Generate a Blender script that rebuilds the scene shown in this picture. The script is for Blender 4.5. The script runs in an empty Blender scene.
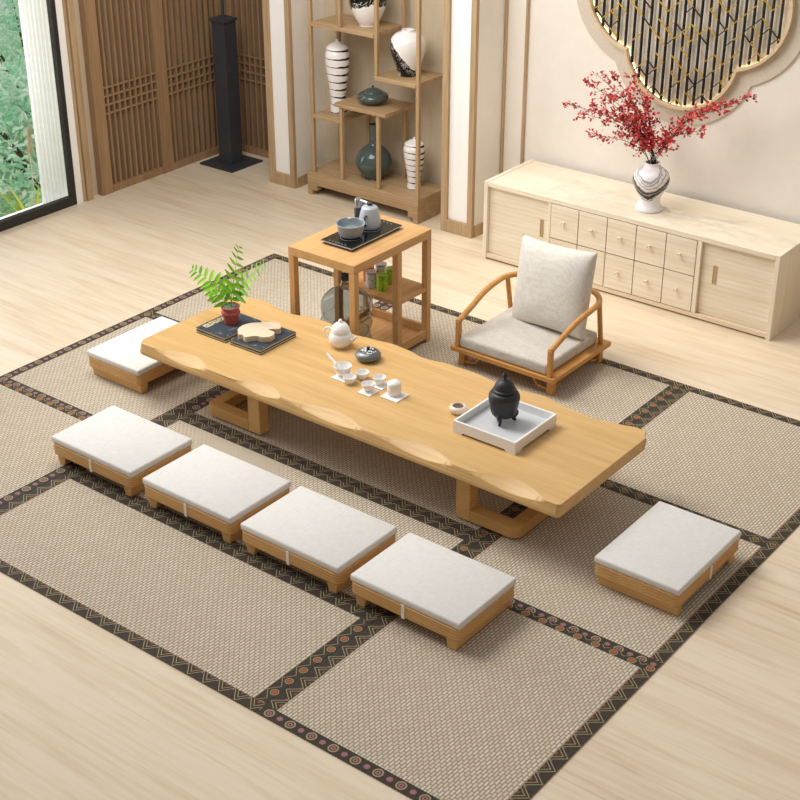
import bpy, bmesh, math, random
from mathutils import Vector, Matrix, Euler, noise as mnoise
R = math.radians
PI = math.pi
scene = bpy.context.scene
col = scene.collection

# ---------------- camera ----------------
cam_data = bpy.data.cameras.new('camera')
cam = bpy.data.objects.new('camera', cam_data); col.objects.link(cam)
cam_data.sensor_width = 36; cam_data.sensor_fit = 'HORIZONTAL'
cam_data.lens = 1460.9 / 800 * 36
cam.location = (0, 0, 4)
cam.rotation_euler = (PI/2 - .4926, 0, .6621)
cam_data.clip_end = 200
scene.camera = cam

# ---------------- light ----------------
scene.view_settings.view_transform = 'Standard'
scene.view_settings.look = 'None'
scene.view_settings.gamma = 1
scene.view_settings.exposure = -0.10
world = bpy.data.worlds.new('world'); scene.world = world
world.use_nodes = True
wt = world.node_tree; bgn = wt.nodes['Background']
bgn.inputs[0].default_value = (1.0, .985, .97, 1)
tc = wt.nodes.new('ShaderNodeTexCoord'); sxyz = wt.nodes.new('ShaderNodeSeparateXYZ'); wt.links.new(tc.outputs['Generated'], sxyz.inputs[0])
mr = wt.nodes.new('ShaderNodeMapRange'); wt.links.new(sxyz.outputs[2], mr.inputs[0])
mr.inputs[1].default_value = 0; mr.inputs[2].default_value = .5; mr.inputs[3].default_value = .70; mr.inputs[4].default_value = .43
wt.links.new(mr.outputs[0], bgn.inputs[1])                # hazy bright sky

def lamp(name, kind, energy, loc, direction, color=(1, 1, 1), **kw):
    d = bpy.data.lights.new(name, kind); d.energy = energy; d.color = color
    for k, v in kw.items(): setattr(d, k, v)
    o = bpy.data.objects.new(name, d); col.objects.link(o)
    o.location = loc
    o.rotation_euler = Vector(direction).to_track_quat('-Z', 'Y').to_euler()
    return o
lamp('sun', 'SUN', 1.62, (-12, 0, 8), (.66, .12, -.75), (1, .975, .94), angle=R(26))
lamp('window_daylight', 'AREA', 120, (-8.95, 4.7, 1.9), (1, 0, -.15), (1, .98, .95), shape='RECTANGLE', size=3.6, size_y=2.6)
lamp('downlight', 'SPOT', 75, (-4.45, 8.30, 3.1), (.08, -.12, -2.0), (1, .94, .84), spot_size=R(95), spot_blend=1.0, shadow_soft_size=.03)
lamp('back_fill_light', 'AREA', 135, (-5.8, 5.6, 3.9), (-.05, 2.6, -2.4), (1, .98, .95), shape='SQUARE', size=2.4)  # invented soft fill, added to brighten the back wall and alcove

# ---------------- helpers ----------------
def hx(s):
    s = s.lstrip('#'); o = []
    for i in (0, 2, 4):
        c = int(s[i:i+2], 16) / 255
        o.append(c/12.92 if c <= .04045 else ((c+.055)/1.055)**2.4)
    return (*o, 1)

class NT:
    def __init__(s, name, rough=.5, spec=.5):
        s.mat = bpy.data.materials.new(name); s.mat.use_nodes = True
        s.t = s.mat.node_tree; s.n = s.t.nodes; s.l = s.t.links
        s.bsdf = s.n['Principled BSDF']
        s.bsdf.inputs['Roughness'].default_value = rough
        s.bsdf.inputs['Specular IOR Level'].default_value = spec
    def put(s, sock, v):
        if hasattr(v, 'is_output') or isinstance(v, bpy.types.NodeSocket): s.l.new(v, sock)
        else: sock.default_value = v
    def m(s, op, a, b=0.0, c=0.0):
        n = s.n.new('ShaderNodeMath'); n.operation = op
        for i, v in enumerate((a, b, c)): s.put(n.inputs[i], v)
        return n.outputs[0]
    def coord(s, kind='Object'):
        return s.n.new('ShaderNodeTexCoord').outputs[kind]
    def sep(s, v):
        n = s.n.new('ShaderNodeSeparateXYZ'); s.l.new(v, n.inputs[0]); return n.outputs
    def comb(s, x, y, z):
        n = s.n.new('ShaderNodeCombineXYZ')
        for i, v in enumerate((x, y, z)): s.put(n.inputs[i], v)
        return n.outputs[0]
    def mapping(s, v, scale=(1, 1, 1), loc=(0, 0, 0), rot=(0, 0, 0)):
        n = s.n.new('ShaderNodeMapping'); s.l.new(v, n.inputs[0])
        n.inputs['Scale'].default_value = scale; n.inputs['Location'].default_value = loc; n.inputs['Rotation'].default_value = rot
        return n.outputs[0]
    def noise(s, v, scale=5, detail=3, rough=.5, dist=0, out='Fac'):
        n = s.n.new('ShaderNodeTexNoise'); s.l.new(v, n.inputs['Vector'])
        n.inputs['Scale'].default_value = scale; n.inputs['Detail'].default_value = detail
        n.inputs['Roughness'].default_value = rough; n.inputs['Distortion'].default_value = dist
        return n.outputs[out]
    def ramp(s, f, stops, interp='LINEAR'):
        n = s.n.new('ShaderNodeValToRGB'); s.put(n.inputs[0], f); r = n.color_ramp; r.interpolation = interp
        while len(r.elements) < len(stops): r.elements.new(.5)
        for e, (p, c) in zip(r.elements, stops): e.position = p; e.color = hx(c) if isinstance(c, str) else c
        return n.outputs[0]
    def mix(s, f, a, b, blend='MIX'):
        n = s.n.new('ShaderNodeMix'); n.data_type = 'RGBA'; n.blend_type = blend
        s.put(n.inputs[0], f); s.put(n.inputs[6], a); s.put(n.inputs[7], b); return n.outputs[2]
    def color(s, c): s.put(s.bsdf.inputs['Base Color'], c)
    def bump(s, h, strength=.2, dist=.01):
        n = s.n.new('ShaderNodeBump'); n.inputs['Strength'].default_value = strength; n.inputs['Distance'].default_value = dist
        s.l.new(h, n.inputs['Height']); s.l.new(n.outputs[0], s.bsdf.inputs['Normal'])

def plain(name, c, rough=.5, spec=.5, metal=0, var=.04, scale=30):
    t = NT(name, rough, spec); a = hx(c)
    f = t.noise(t.coord(), scale, 3)
    b = tuple(max(0, x*(1-var*3)) for x in a[:3]) + (1,)
    d = tuple(min(1, x*(1+var)) for x in a[:3]) + (1,)
    t.color(t.mix(f, b, d)); t.bsdf.inputs['Metallic'].default_value = metal
    return t.mat

def wood(name, light, dark, axis='x', board=.13, rough=.45, ring=.011, contrast=.5, streak=.5, spec=.35, wander=.05):
    """procedural timber; grain runs along axis, end faces show growth arcs"""
    t = NT(name, rough, spec)
    o = t.sep(t.coord())
    a, b, c = {'x': (o[0], o[1], o[2]), 'y': (o[1], o[0], o[2]), 'z': (o[2], o[0], o[1])}[axis]
    v = t.comb(t.m('MULTIPLY', a, .12), b, c)
    w = t.noise(v, 6, 2)                                  # slow wander of the rings
    bw = t.m('ADD', b, t.m('MULTIPLY', w, wander))
    cell = t.m('SUBTRACT', t.m('FRACT', t.m('DIVIDE', bw, board)), .5)
    u = t.m('MULTIPLY', cell, board)
    cc = t.m('ADD', c, t.m('ADD', .04, t.m('MULTIPLY', w, wander)))
    r = t.m('SQRT', t.m('ADD', t.m('MULTIPLY', u, u), t.m('MULTIPLY', cc, cc)))
    s1 = t.m('MULTIPLY_ADD', t.m('SINE', t.m('MULTIPLY', r, 2*PI/ring)), .5, .5)
    v2 = t.comb(t.m('MULTIPLY', a, .05), b, c)
    f = t.noise(v2, 95, 4, .6)
    g = t.noise(v2, 14, 3, .55)
    k = t.m('ADD', t.m('MULTIPLY', s1, contrast*.35), t.m('ADD', t.m('MULTIPLY', t.m('SUBTRACT', f, .5), streak*1.7), t.m('MULTIPLY', t.m('SUBTRACT', g, .5), streak*1.6)))
    k = t.m('ADD', k, .3); 
    cl = t.n.new('ShaderNodeClamp'); t.l.new(k, cl.inputs[0])
    t.color(t.mix(cl.outputs[0], hx(light), hx(dark)))
    t.bump(f, .06, .004)
    return t.mat

def B(): return bmesh.new()
def box(bm, x0, x1, y0, y1, z0, z1, bev=0, seg=2, only=None):
    r = bmesh.ops.create_cube(bm, size=1)
    vs = r['verts']
    for v in vs:
        v.co = Vector(((x0+x1)/2 + v.co.x*(x1-x0), (y0+y1)/2 + v.co.y*(y1-y0), (z0+z1)/2 + v.co.z*(z1-z0)))
    if bev > 0:
        es = list({e for v in vs for e in v.link_edges})
        if only == 'z': es = [e for e in es if abs(e.verts[0].co.x-e.verts[1].co.x) < 1e-6 and abs(e.verts[0].co.y-e.verts[1].co.y) < 1e-6]
        bmesh.ops.bevel(bm, geom=es, offset=bev, segments=seg, profile=.5, affect='EDGES')
    return bm
def lathe(bm, prof, n=40, cx=0, cy=0, close=False):
    rings = []
    for r, z in prof:
        rings.append([bm.verts.new((cx + r*math.cos(2*PI*i/n), cy + r*math.sin(2*PI*i/n), z)) for i in range(n)] if r > 1e-5 else [bm.verts.new((cx, cy, z))])
    for a, b in zip(rings, rings[1:]):
        for i in range(n):
            j = (i+1) % n
            if len(a) == 1 and len(b) == 1: continue
            if len(a) == 1: bm.faces.new((a[0], b[j], b[i]))
            elif len(b) == 1: bm.faces.new((a[i], a[j], b[0]))
            else: bm.faces.new((a[i], a[j], b[j], b[i]))
    return bm
def smooth_prof(pts, sub=5):
    """Catmull-Rom through profile points"""
    out = []
    n = len(pts)
    for i in range(n-1):
        p0 = pts[max(i-1, 0)]; p1 = pts[i]; p2 = pts[i+1]; p3 = pts[min(i+2, n-1)]
        for k in range(sub):
            t = k/sub
            out.append(tuple(.5*((2*p1[d]) + (-p0[d]+p2[d])*t + (2*p0[d]-5*p1[d]+4*p2[d]-p3[d])*t*t + (-p0[d]+3*p1[d]-3*p2[d]+p3[d])*t**3) for d in range(len(p1))))
    out.append(tuple(pts[-1])); return out
def tube(bm, pts, rad, n=10, caps=True):
    pts = [Vector(p) for p in pts]
    rr = rad if isinstance(rad, (list, tuple)) else [rad]*len(pts)
    rings = []; prev = None
    for i, p in enumerate(pts):
        d = (pts[min(i+1, len(pts)-1)] - pts[max(i-1, 0)]).normalized()
        if prev is None:
            a = d.orthogonal().normalized()
        else:
            a = (prev - d*prev.dot(d)).normalized()
        prev = a; b = d.cross(a)
        rings.append([bm.verts.new(p + (a*math.cos(2*PI*k/n) + b*math.sin(2*PI*k/n))*rr[i]) for k in range(n)])
    for a, b in zip(rings, rings[1:]):
        for k in range(n): bm.faces.new((a[k], a[(k+1) % n], b[(k+1) % n], b[k]))
    if caps: bm.faces.new(rings[0][::-1]); bm.faces.new(rings[-1])
    return bm
def bar(bm, p, q, w, h=None, up=(0, 0, 1)):
    """rectangular bar from p to q, width w, height h"""
    h = h or w; p, q = Vector(p), Vector(q); d = (q-p).normalized(); s = d.cross(Vector(up)).normalized(); u = s.cross(d)
    vs = []
    for o in (p, q):
        vs.append([bm.verts.new(o + s*a*w/2 + u*b*h/2) for a, b in ((-1, -1), (1, -1), (1, 1), (-1, 1))])
    for k in range(4): bm.faces.new((vs[0][k], vs[0][(k+1) % 4], vs[1][(k+1) % 4], vs[1][k]))
    bm.faces.new(vs[0][::-1]); bm.faces.new(vs[1])
    return bm
def prism(bm, poly, z0, z1, axis='z'):
    """extrude a 2D outline; axis z: (x,y), y: (x,z) , x: (y,z)"""
    def P(a, b, h): return {'z': (a, b, h), 'y': (a, h, b), 'x': (h, a, b)}[axis]
    A = [bm.verts.new(P(a, b, z0)) for a, b in poly]; C = [bm.verts.new(P(a, b, z1)) for a, b in poly]
    n = len(poly)
    for i in range(n): bm.faces.new((A[i], A[(i+1) % n], C[(i+1) % n], C[i]))
    bm.faces.new(A[::-1]); bm.faces.new(C)
    return bm
def obj(name, bm, mat, parent=None, smooth=None, bevel=0, label=None):
    bmesh.ops.recalc_face_normals(bm, faces=bm.faces[:])
    me = bpy.data.meshes.new(name); bm.to_mesh(me); bm.free()
    me.materials.append(mat)
    o = bpy.data.objects.new(name, me); col.objects.link(o)
    if parent: o.parent = parent
    if smooth:
        for p in me.polygons: p.use_smooth = True
        if smooth is not True: me.set_sharp_from_angle(angle=R(smooth))
    if bevel:
        md = o.modifiers.new('bevel', 'BEVEL'); md.width = bevel; md.segments = 2; md.limit_method = 'ANGLE'; md.angle_limit = R(40)
    if label: o['label'] = label
    return o
def thing(name, label, cat, loc=(0, 0, 0), rz=0, group=None):
    o = bpy.data.objects.new(name, None); col.objects.link(o); o.location = loc; o.rotation_euler = (0, 0, rz)
    o.empty_display_size = .05
    return tag(o, label, cat, group)
def tag(o, label, cat, group=None):
    o['label'] = label; o['category'] = cat
    if group: o['group'] = group
    return o
def structure(o): o['kind'] = 'structure'; return o
def dup(root, loc, rz, label, group=None):
    r = root.copy(); col.objects.link(r); r.location = loc; r.rotation_euler = (0, 0, rz); r['label'] = label
    if group: r['group'] = group
    def kids(src, dst):
        for ch in list(src.children):
            c = ch.copy(); col.objects.link(c); c.parent = dst; kids(ch, c)
    kids(root, r)
    return r

# ---------------- materials ----------------
M = {}
M['table'] = wood('honey_oak', '#DFBA80', '#B98C50', 'x', board=.24, ring=.016, contrast=.40, streak=.45, rough=.38)
M['seatwood'] = wood('seat_oak', '#E6BC80', '#AE7A3E', 'x', board=.14, ring=.015, contrast=1.0, streak=.3, wander=.07)
M['legwood'] = wood('seat_leg_oak', '#E6BC80', '#C09152', 'y', board=.2, ring=.02, contrast=.3, streak=.4)
M['sidewood'] = wood('side_table_oak', '#DBB078', '#A97642', 'y', board=.2, ring=.02, contrast=.3, streak=.6)
M['sidewoodz'] = wood('side_table_oak_upright', '#DBB078', '#A97642', 'z', board=.2, ring=.02, contrast=.3, streak=.6)
M['chairwood'] = wood('chair_oak', '#D9A25E', '#A9702F', 'x', board=.2, ring=.02, contrast=.3, streak=.5)
M['chairwoodz'] = wood('chair_oak_upright', '#D9A25E', '#A9702F', 'z', board=.2, ring=.02, contrast=.3, streak=.5)
M['tablebase'] = wood('table_base_oak', '#DDB070', '#AD7A40', 'x', board=.2, ring=.02, contrast=.3, streak=.5)
M['ash'] = wood('pale_ash', '#EFE6D4', '#D3C0A2', 'x', board=.3, ring=.03, contrast=.5, streak=.6)
M['ashz'] = wood('pale_ash_upright', '#EFE6D4', '#D3C0A2', 'z', board=.3, ring=.03, contrast=.5, streak=.6)
M['ashedge'] = wood('pale_ash_edge', '#EADBC3', '#D2BB98', 'x', board=.3, ring=.03, contrast=.3, streak=.5)
M['shelf'] = wood('shelf_oak', '#BFA27C', '#8A6A46', 'x', board=.2, ring=.02, contrast=.5, streak=.7)
M['shelfz'] = wood('shelf_oak_upright', '#BFA27C', '#8F6F4A', 'z', board=.2, ring=.02, contrast=.4, streak=.6)
M['trim'] = wood('trim_oak', '#C2A682', '#967A58', 'z', board=.2, ring=.02, contrast=.5, streak=.8)
M['trimx'] = wood('trim_oak_flat', '#C2A682', '#967A58', 'x', board=.2, ring=.02, contrast=.5, streak=.8)
M['lattice'] = wood('lattice_wood', '#A98966', '#7A5C40', 'z', board=.2, ring=.02, contrast=.4, streak=.6)
M['lattice_back'] = plain('lattice_back_cloth', '#7C6A5A', .9, .1, var=.1, scale=60)
M['black'] = plain('black_metal', '#3B3D41', .45, .4, var=.06)
M['frameblack'] = plain('window_frame_black', '#2C2A27', .5, .4)
M['white_porcelain'] = plain('white_porcelain', '#F4F2EF', .18, .5, var=.01)
M['white_tray'] = plain('white_lacquer', '#F0F0F0', .35, .5, var=.01)
M['trayfloor'] = plain('tray_inner_grey', '#CFD1D3', .45, .5, var=.02)
M['iron'] = plain('cast_iron', '#26272A', .5, .5, var=.15, scale=60)
M['pewter'] = plain('pewter_grey', '#75777A', .32, .5, metal=.5, var=.04)
M['grey_enamel'] = plain('grey_enamel', '#A9AFB5', .3, .5, var=.02)
M['glaze'] = plain('green_grey_glaze', '#4C5A57', .12, .6, var=.08, scale=8)
M['glassblack'] = plain('black_glass', '#0C0C0E', .08, .6, var=.02)
M['steel'] = plain('brushed_steel', '#B9BDC0', .25, .5, metal=.8)
M['terracotta'] = plain('rose_terracotta', '#B65A56', .55, .4, var=.06)
M['gravel'] = plain('grey_gravel', '#8C8F88', .9, .2, var=.3, scale=400)
M['gold'] = plain('gold_paint', '#C9A23C', .35, .5, metal=.3)
M['blacktube'] = plain('black_tube', '#15191C', .3, .5)
M['whitestrap'] = plain('white_strap', '#F1F0EC', .7, .2)
M['slab'] = wood('raw_pale_slab', '#E8DAC2', '#CDB591', 'x', board=.3, ring=.008, contrast=.5, streak=.5, rough=.7)
M['goldbar'] = M['gold']

# walls / plaster
t = NT('cream_plaster', .85, .2)
f = t.noise(t.coord(), 9, 5, .6); f2 = t.noise(t.coord(), 120, 2)
t.color(t.mix(t.m('MULTIPLY_ADD', f2, .4, t.m('MULTIPLY', f, .6)), hx('#E4DCD0'), hx('#F3EEE6'))); t.bump(f2, .08, .003); M['plaster'] = t.mat
t = NT('beige_wallpaper', .9, .1)
v = t.comb(t.m('MULTIPLY', t.sep(t.coord())[0], 1), t.sep(t.coord())[1], t.m('MULTIPLY', t.sep(t.coord())[2], .15))
f = t.noise(v, 25, 4, .6); f2 = t.noise(t.coord(), 160, 2)
t.color(t.mix(t.m('MULTIPLY_ADD', f2, .5, t.m('MULTIPLY', f, .5)), hx('#B8A68B'), hx('#D6C8B1'))); M['wallpaper'] = t.mat
M['whitepanel'] = plain('white_panel', '#F6F5F2', .6, .3, var=.005)
t = NT('shell_grey_surround', .7, .3)
f = t.noise(t.coord(), 70, 4, .7)
t.color(t.mix(f, hx('#BFB29F'), hx('#DCD2C3'))); M['surround'] = t.mat

# floor
t = NT('pale_ash_floor', .42, .35)
o = t.sep(t.coord())
row = t.m('FLOOR', t.m('DIVIDE', o[1], .19))
wn = t.n.new('ShaderNodeTexWhiteNoise'); wn.noise_dimensions = '1D'; t.l.new(row, wn.inputs['W'])
shift = t.m('MULTIPLY', wn.outputs['Value'], 7.0)
v = t.comb(t.m('ADD', t.m('MULTIPLY', o[0], .045), shift), o[1], 0)
f = t.noise(v, 42, 5, .6); g = t.noise(t.comb(t.m('ADD', t.m('MULTIPLY', o[0], .12), shift), o[1], 0), 9, 3, .5, .8)
k = t.m('ADD', t.m('MULTIPLY', f, .65), t.m('MULTIPLY', g, .55)); k = t.m('ADD', k, t.m('MULTIPLY', wn.outputs['Value'], .10))
t.color(t.ramp(k, [(.36, '#C6AC8A'), (.55, '#D9C5A8'), (.74, '#E3D3BB')]))
t.bump(f, .03, .002); M['floor'] = t.mat

# tatami weave
t = NT('tatami_weave', .85, .15)
o = t.sep(t.coord())
br = t.n.new('ShaderNodeTexBrick'); t.l.new(t.comb(t.m('ADD', o[1], 50), t.m('ADD', o[0], 50), 0), br.inputs['Vector'])
br.inputs['Color1'].default_value = hx('#DBD2C4'); br.inputs['Color2'].default_value = hx('#CDC2B0'); br.inputs['Mortar'].default_value = hx('#98886F')
br.inputs['Scale'].default_value = 1; br.inputs['Mortar Size'].default_value = .0038; br.inputs['Mortar Smooth'].default_value = .5
br.inputs['Brick Width'].default_value = .034; br.inputs['Row Height'].default_value = .0150; br.inputs['Bias'].default_value = 0
ns = t.noise(t.coord(), 200, 2)
t.color(t.mix(t.m('MULTIPLY', ns, .25), br.outputs['Color'], hx('#A8967C')))
t.bump(br.outputs['Fac'], -.25, .004); M['tatami'] = t.mat

def border_mat(name, kind):
    t = NT(name, .75, .2)
    uv = t.sep(t.coord('UV')); u, v = uv[0], uv[1]           # u in metres along, v 0..1 across
    base = t.ramp(t.noise(t.coord('UV'), 60, 2), [(.35, '#2E2824'), (.65, '#50463E')])
    P = .115 if kind == 'flower' else .092
    du = t.m('MULTIPLY', t.m('SUBTRACT', t.m('FRACT', t.m('DIVIDE', u, P)), .5), P)
    vy = t.m('MULTIPLY', t.m('SUBTRACT', v, .5), .062)
    def dist(ox, oy):
        a = t.m('SUBTRACT', du, ox); b = t.m('SUBTRACT', vy, oy)
        return t.m('SQRT', t.m('ADD', t.m('MULTIPLY', a, a), t.m('MULTIPLY', b, b)))
    def less(a, b): return t.m('LESS_THAN', a, b)
    def ring(d, r, w): return less(t.m('ABSOLUTE', t.m('SUBTRACT', d, r)), w)
    gold, pink, orange = hx('#9A9068'), hx('#9C6A74'), hx('#A0583A')
    c = base
    if kind == 'flower':
        d = dist(-.028, 0); c = t.mix(ring(d, .020, .0035), c, gold); c = t.mix(less(d, .012), c, pink); c = t.mix(less(d, .004), c, hx('#3A2F2A'))
        d2 = dist(.030, 0); c = t.mix(less(d2, .014), c, hx('#8A6A60')); c = t.mix(less(d2, .009), c, pink)
    elif kind == 'rosette':
        d = dist(0, -.012); c = t.mix(less(d, .013), c, orange); c = t.mix(ring(d, .0175, .0022), c, gold)
        tri = t.m('MULTIPLY', t.m('ABSOLUTE', du), .8); c = t.mix(less(t.m('ABSOLUTE', t.m('SUBTRACT', t.m('SUBTRACT', vy, .005), t.m('SUBTRACT', .022, tri))), .002), c, gold)
    else:
        z = t.m('MULTIPLY', t.m('ABSOLUTE', du), 1.25)
        for off in (-.028, -.006):
            c = t.mix(less(t.m('ABSOLUTE', t.m('SUBTRACT', t.m('SUBTRACT', vy, off), z)), .0030), c, gold)
        d = dist(.044, .022); c = t.mix(less(d, .007), c, pink)
        d = dist(0, .026); c = t.mix(less(d, .008), c, hx('#8A4A35'))
    t.color(c); return t.mat
M['flower'] = border_mat('brocade_flower', 'flower'); M['rosette'] = border_mat('brocade_rosette', 'rosette'); M['zigzag'] = border_mat('brocade_leaf', 'leaf')

# fabrics
def fabric(name, a, b, scale=1, rough=.95):
    t = NT(name, rough, .1)
    co = t.coord()
    n1 = t.noise(t.mapping(co, (300*scale, 18*scale, 60*scale)), 1, 2); n2 = t.noise(t.mapping(co, (18*scale, 300*scale, 60*scale)), 1, 2)
    f = t.m('MULTIPLY_ADD', n1, .5, t.m('MULTIPLY', n2, .5))
    t.color(t.ramp(f, [(.38, b), (.58, a)])); t.bump(f, .15, .002)
    t.bsdf.inputs['Sheen Weight'].default_value = .1
    return t.mat
M['linen'] = fabric('white_linen', '#E4E2DE', '#D9D6D0')
M['chairlinen'] = fabric('beige_linen', '#D2CCC2', '#BFB8AD')
M['pillow'] = fabric('oat_linen', '#DCD8D0', '#CEC8BF', .8)

# ---------------- setting ----------------
WX = -8.55
bm = B(); box(bm, -8.58, 2.5, -2.5, 9.1, -.10, 0)
structure(obj('floor', bm, M['floor']))
# left wall: window opening y 2.0..6.87 (floor to 2.7 m), then plain strip and the lattice screens
bm = B()
box(bm, -8.75, -8.55, 6.955, 9.1, -.1, 3.0)
box(bm, -8.75, -8.55, -2.5, 2.0, -.1, 3.0)
structure(obj('wall_left', bm, M['wallpaper']))
bm = B()
box(bm, -8.75, -7.62, 8.66, 9.0, -.1, 3.0)         # behind the back lattice
box(bm, -7.62, -5.9, 8.56, 9.0, -.1, 3.0)          # alcove
structure(obj('wall_back', bm, M['wallpaper']))
bm = B(); box(bm, -5.9, 2.5, 8.54, 9.0, -.1, 3.0)
structure(obj('wall_right', bm, M['plaster']))
bm = B(); box(bm, -8.75, 2.7, -2.7, -2.5, -.1, 3.0); structure(obj('blocker_wall_front', bm, M['lattice']))  # unseen wall, added to block low-angle light; brown to cut bounce
bm = B(); box(bm, 2.5, 2.7, -2.5, 9.0, -.1, 3.0); structure(obj('blocker_wall_side', bm, M['lattice']))  # also unseen, added to keep low sky light out, dark against bounce
bm = B(); box(bm, -5.685, -5.53, 8.52, 8.545, .0, 3.0); structure(obj('wall_strip', bm, M['plaster']))
bm = B(); box(bm, -5.537, -5.52, 8.515, 8.545, 0, 3.0); structure(obj('trim_1', bm, M['trim']))
bm = B(); box(bm, -5.70, -5.685, 8.50, 8.545, 0, 3.0); structure(obj('trim_2', bm, M['trim']))
bm = B(); box(bm, -5.52, 2.5, 8.525, 8.545, 0, .08); structure(obj('baseboard_right', bm, M['trimx']))

# window
w = bpy.data.objects.new('window_1', None); col.objects.link(w); structure(w)
bm = B()
box(bm, -8.565, -8.51, 2.0, 6.87, .0, .07, .004)
box(bm, -8.565, -8.51, 6.83, 6.87, .07, 2.995, .004)
box(bm, -8.565, -8.51, 2.0, 6.83, 2.95, 2.995, .004)
box(bm, -8.565, -8.51, 2.0, 2.06, .07, 2.95, .004)
box(bm, -8.565, -8.51, 4.35, 4.41, .07, 2.95, .004)
obj('window_frame', bm, M['frameblack'], w)
t = NT('window_glass', .0, .5)
t.n.remove(t.bsdf); tr = t.n.new('ShaderNodeBsdfTransparent'); gl = t.n.new('ShaderNodeBsdfGlossy'); gl.inputs['Roughness'].default_value = .02
fr = t.n.new('ShaderNodeFresnel'); fr.inputs[0].default_value = 1.3; mx = t.n.new('ShaderNodeMixShader')
t.l.new(fr.outputs[0], mx.inputs[0]); t.l.new(tr.outputs[0], mx.inputs[1]); t.l.new(gl.outputs[0], mx.inputs[2]); t.l.new(mx.outputs[0], t.n['Material Output'].inputs[0])
bm = B(); box(bm, -8.563, -8.557, 2.06, 6.83, .07, 2.95); obj('glass', bm, t.mat, w)
bm = B(); box(bm, -8.60, -8.515, 6.87, 6.935, 0, 3.0); structure(obj('trim_3', bm, M['whitepanel']))
bm = B(); box(bm, -8.60, -8.50, 6.935, 6.955, 0, 3.0, .003); box(bm, -8.56, -8.49, 6.965, 7.02, 0, 3.0, .003); structure(obj('trim_4', bm, M['trim']))
bm = B(); box(bm, -8.58, -8.52, 6.953, 6.967, 0, 3.0); structure(obj('trim_5', bm, M['whitepanel']))
# outside: white pier beside the window, lawn
t = NT('sheer_white_curtain', .9, .1); t.color(hx('#FAFAF8')); tl = t.n.new('ShaderNodeBsdfTranslucent'); tl.inputs[0].default_value = (1, 1, 1, 1); mx = t.n.new('ShaderNodeMixShader'); mx.inputs[0].default_value = .75
t.l.new(t.bsdf.outputs[0], mx.inputs[1]); t.l.new(tl.outputs[0], mx.inputs[2]); t.l.new(mx.outputs[0], t.n['Material Output'].inputs[0])
bm = B(); pts_ = [(-8.655+.008*math.sin(i*1.1), 6.655+.25*i/40) for i in range(41)]
prism(bm, pts_+[(x-.002, y) for x, y in pts_[::-1]], .02, 2.98, 'z')
tag(obj('curtain', bm, t.mat, smooth=30), 'white sheer curtain gathered at the right end of the window', 'curtain')
bm = B(); box(bm, -8.75, -8.55, 2.0, 6.955, -.1, .0); structure(obj('window_sill', bm, M['whitepanel']))
t = NT('garden_ground', .95, .1); t.color(t.ramp(t.noise(t.coord(), 6, 4), [(.3, '#9CC58A'), (.7, '#CFE8BC')])); 
bm = B(); box(bm, -40, -8.8, -20, 40, -.7, -.6); structure(obj('garden_ground', bm, t.mat))

# lattice screens (sliding doors): left wall two leaves, back wall one leaf
def screen(name, loc, rz, width, nsl, post0, post1, h=2.9):
    r = bpy.data.objects.new(name, None); col.objects.link(r); structure(r); r.location = loc; r.rotation_euler = (0, 0, rz)
    bm = B()
    box(bm, 0, post0, -.03, .03, 0, h, .003); box(bm, width-post1, width, -.03, .03, 0, h, .003)
    box(bm, post0, width-post1, -.025, .025, 0, .055, .003); box(bm, post0, width-post1, -.025, .025, h-.06, h, .003)
    obj('door_frame', bm, M['lattice'], r)
    bm = B(); box(bm, post0, width-post1, .014, .022, .055, h-.06); obj('backing_panel', bm, M['lattice_back'], r)
    bm = B(); a, b = post0, width-post1; st = (b-a)/(nsl+.5)
    for i in range(nsl):
        x = a + st*(i+.75); box(bm, x-.0080, x+.0080, -.018, .012, .055, h-.06)
    obj('slats', bm, M['lattice'], r)
    bm = B()
    for z in (.628, .695, .762, .829): box(bm, a, b, -.021, -.004, z-.006, z+.006)
    for z in (1.97, 2.04, 2.11, 2.18): box(bm, a, b, -.021, -.004, z-.006, z+.006)
    obj('cross_bars', bm, M['lattice'], r)
    return r
screen('door_1', (-8.515, 7.11, 0), PI/2, .715, 9, .11, .06)
screen('door_2', (-8.515, 7.825, 0), PI/2, .72, 9, .06, .06)
screen('door_3', (-8.48, 8.60, 0), 0, .82, 11, .06, .06)

# columns with white inset panels
def column(name, x0, x1, bname):
    r = bpy.data.objects.new(name, None); col.objects.link(r); structure(r)
    bm = B(); box(bm, x0+.03, x1-.004, 8.19, 8.66, 0, 3.0); obj('core', bm, M['plaster'], r)
    bm = B(); y = 8.155
    box(bm, x0, x0+.055, y, y+.05, 0, 3.0, .003); box(bm, x1-.045, x1, y, y+.035, 0, 3.0, .003)
    box(bm, x0+.055, x1-.045, y, y+.05, 0, .10, .003)
    box(bm, x1-.004, x1+.008, y+.035, 8.54, 0, .085, .002)
    obj('trim', bm, M['trim'], r)
    bm = B(); box(bm, x0+.055, x1-.045, y+.022, y+.04, .10, 3.0); obj('inset_panel', bm, M['whitepanel'], r)
column('column_1', -5.98, -5.70, 1); column('column_2', -7.68, -7.415, 2)
bm = B(); box(bm, -7.41, -5.98, 8.545, 8.56, 0, .085, .002); structure(obj('baseboard_back', bm, M['trimx']))

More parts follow.
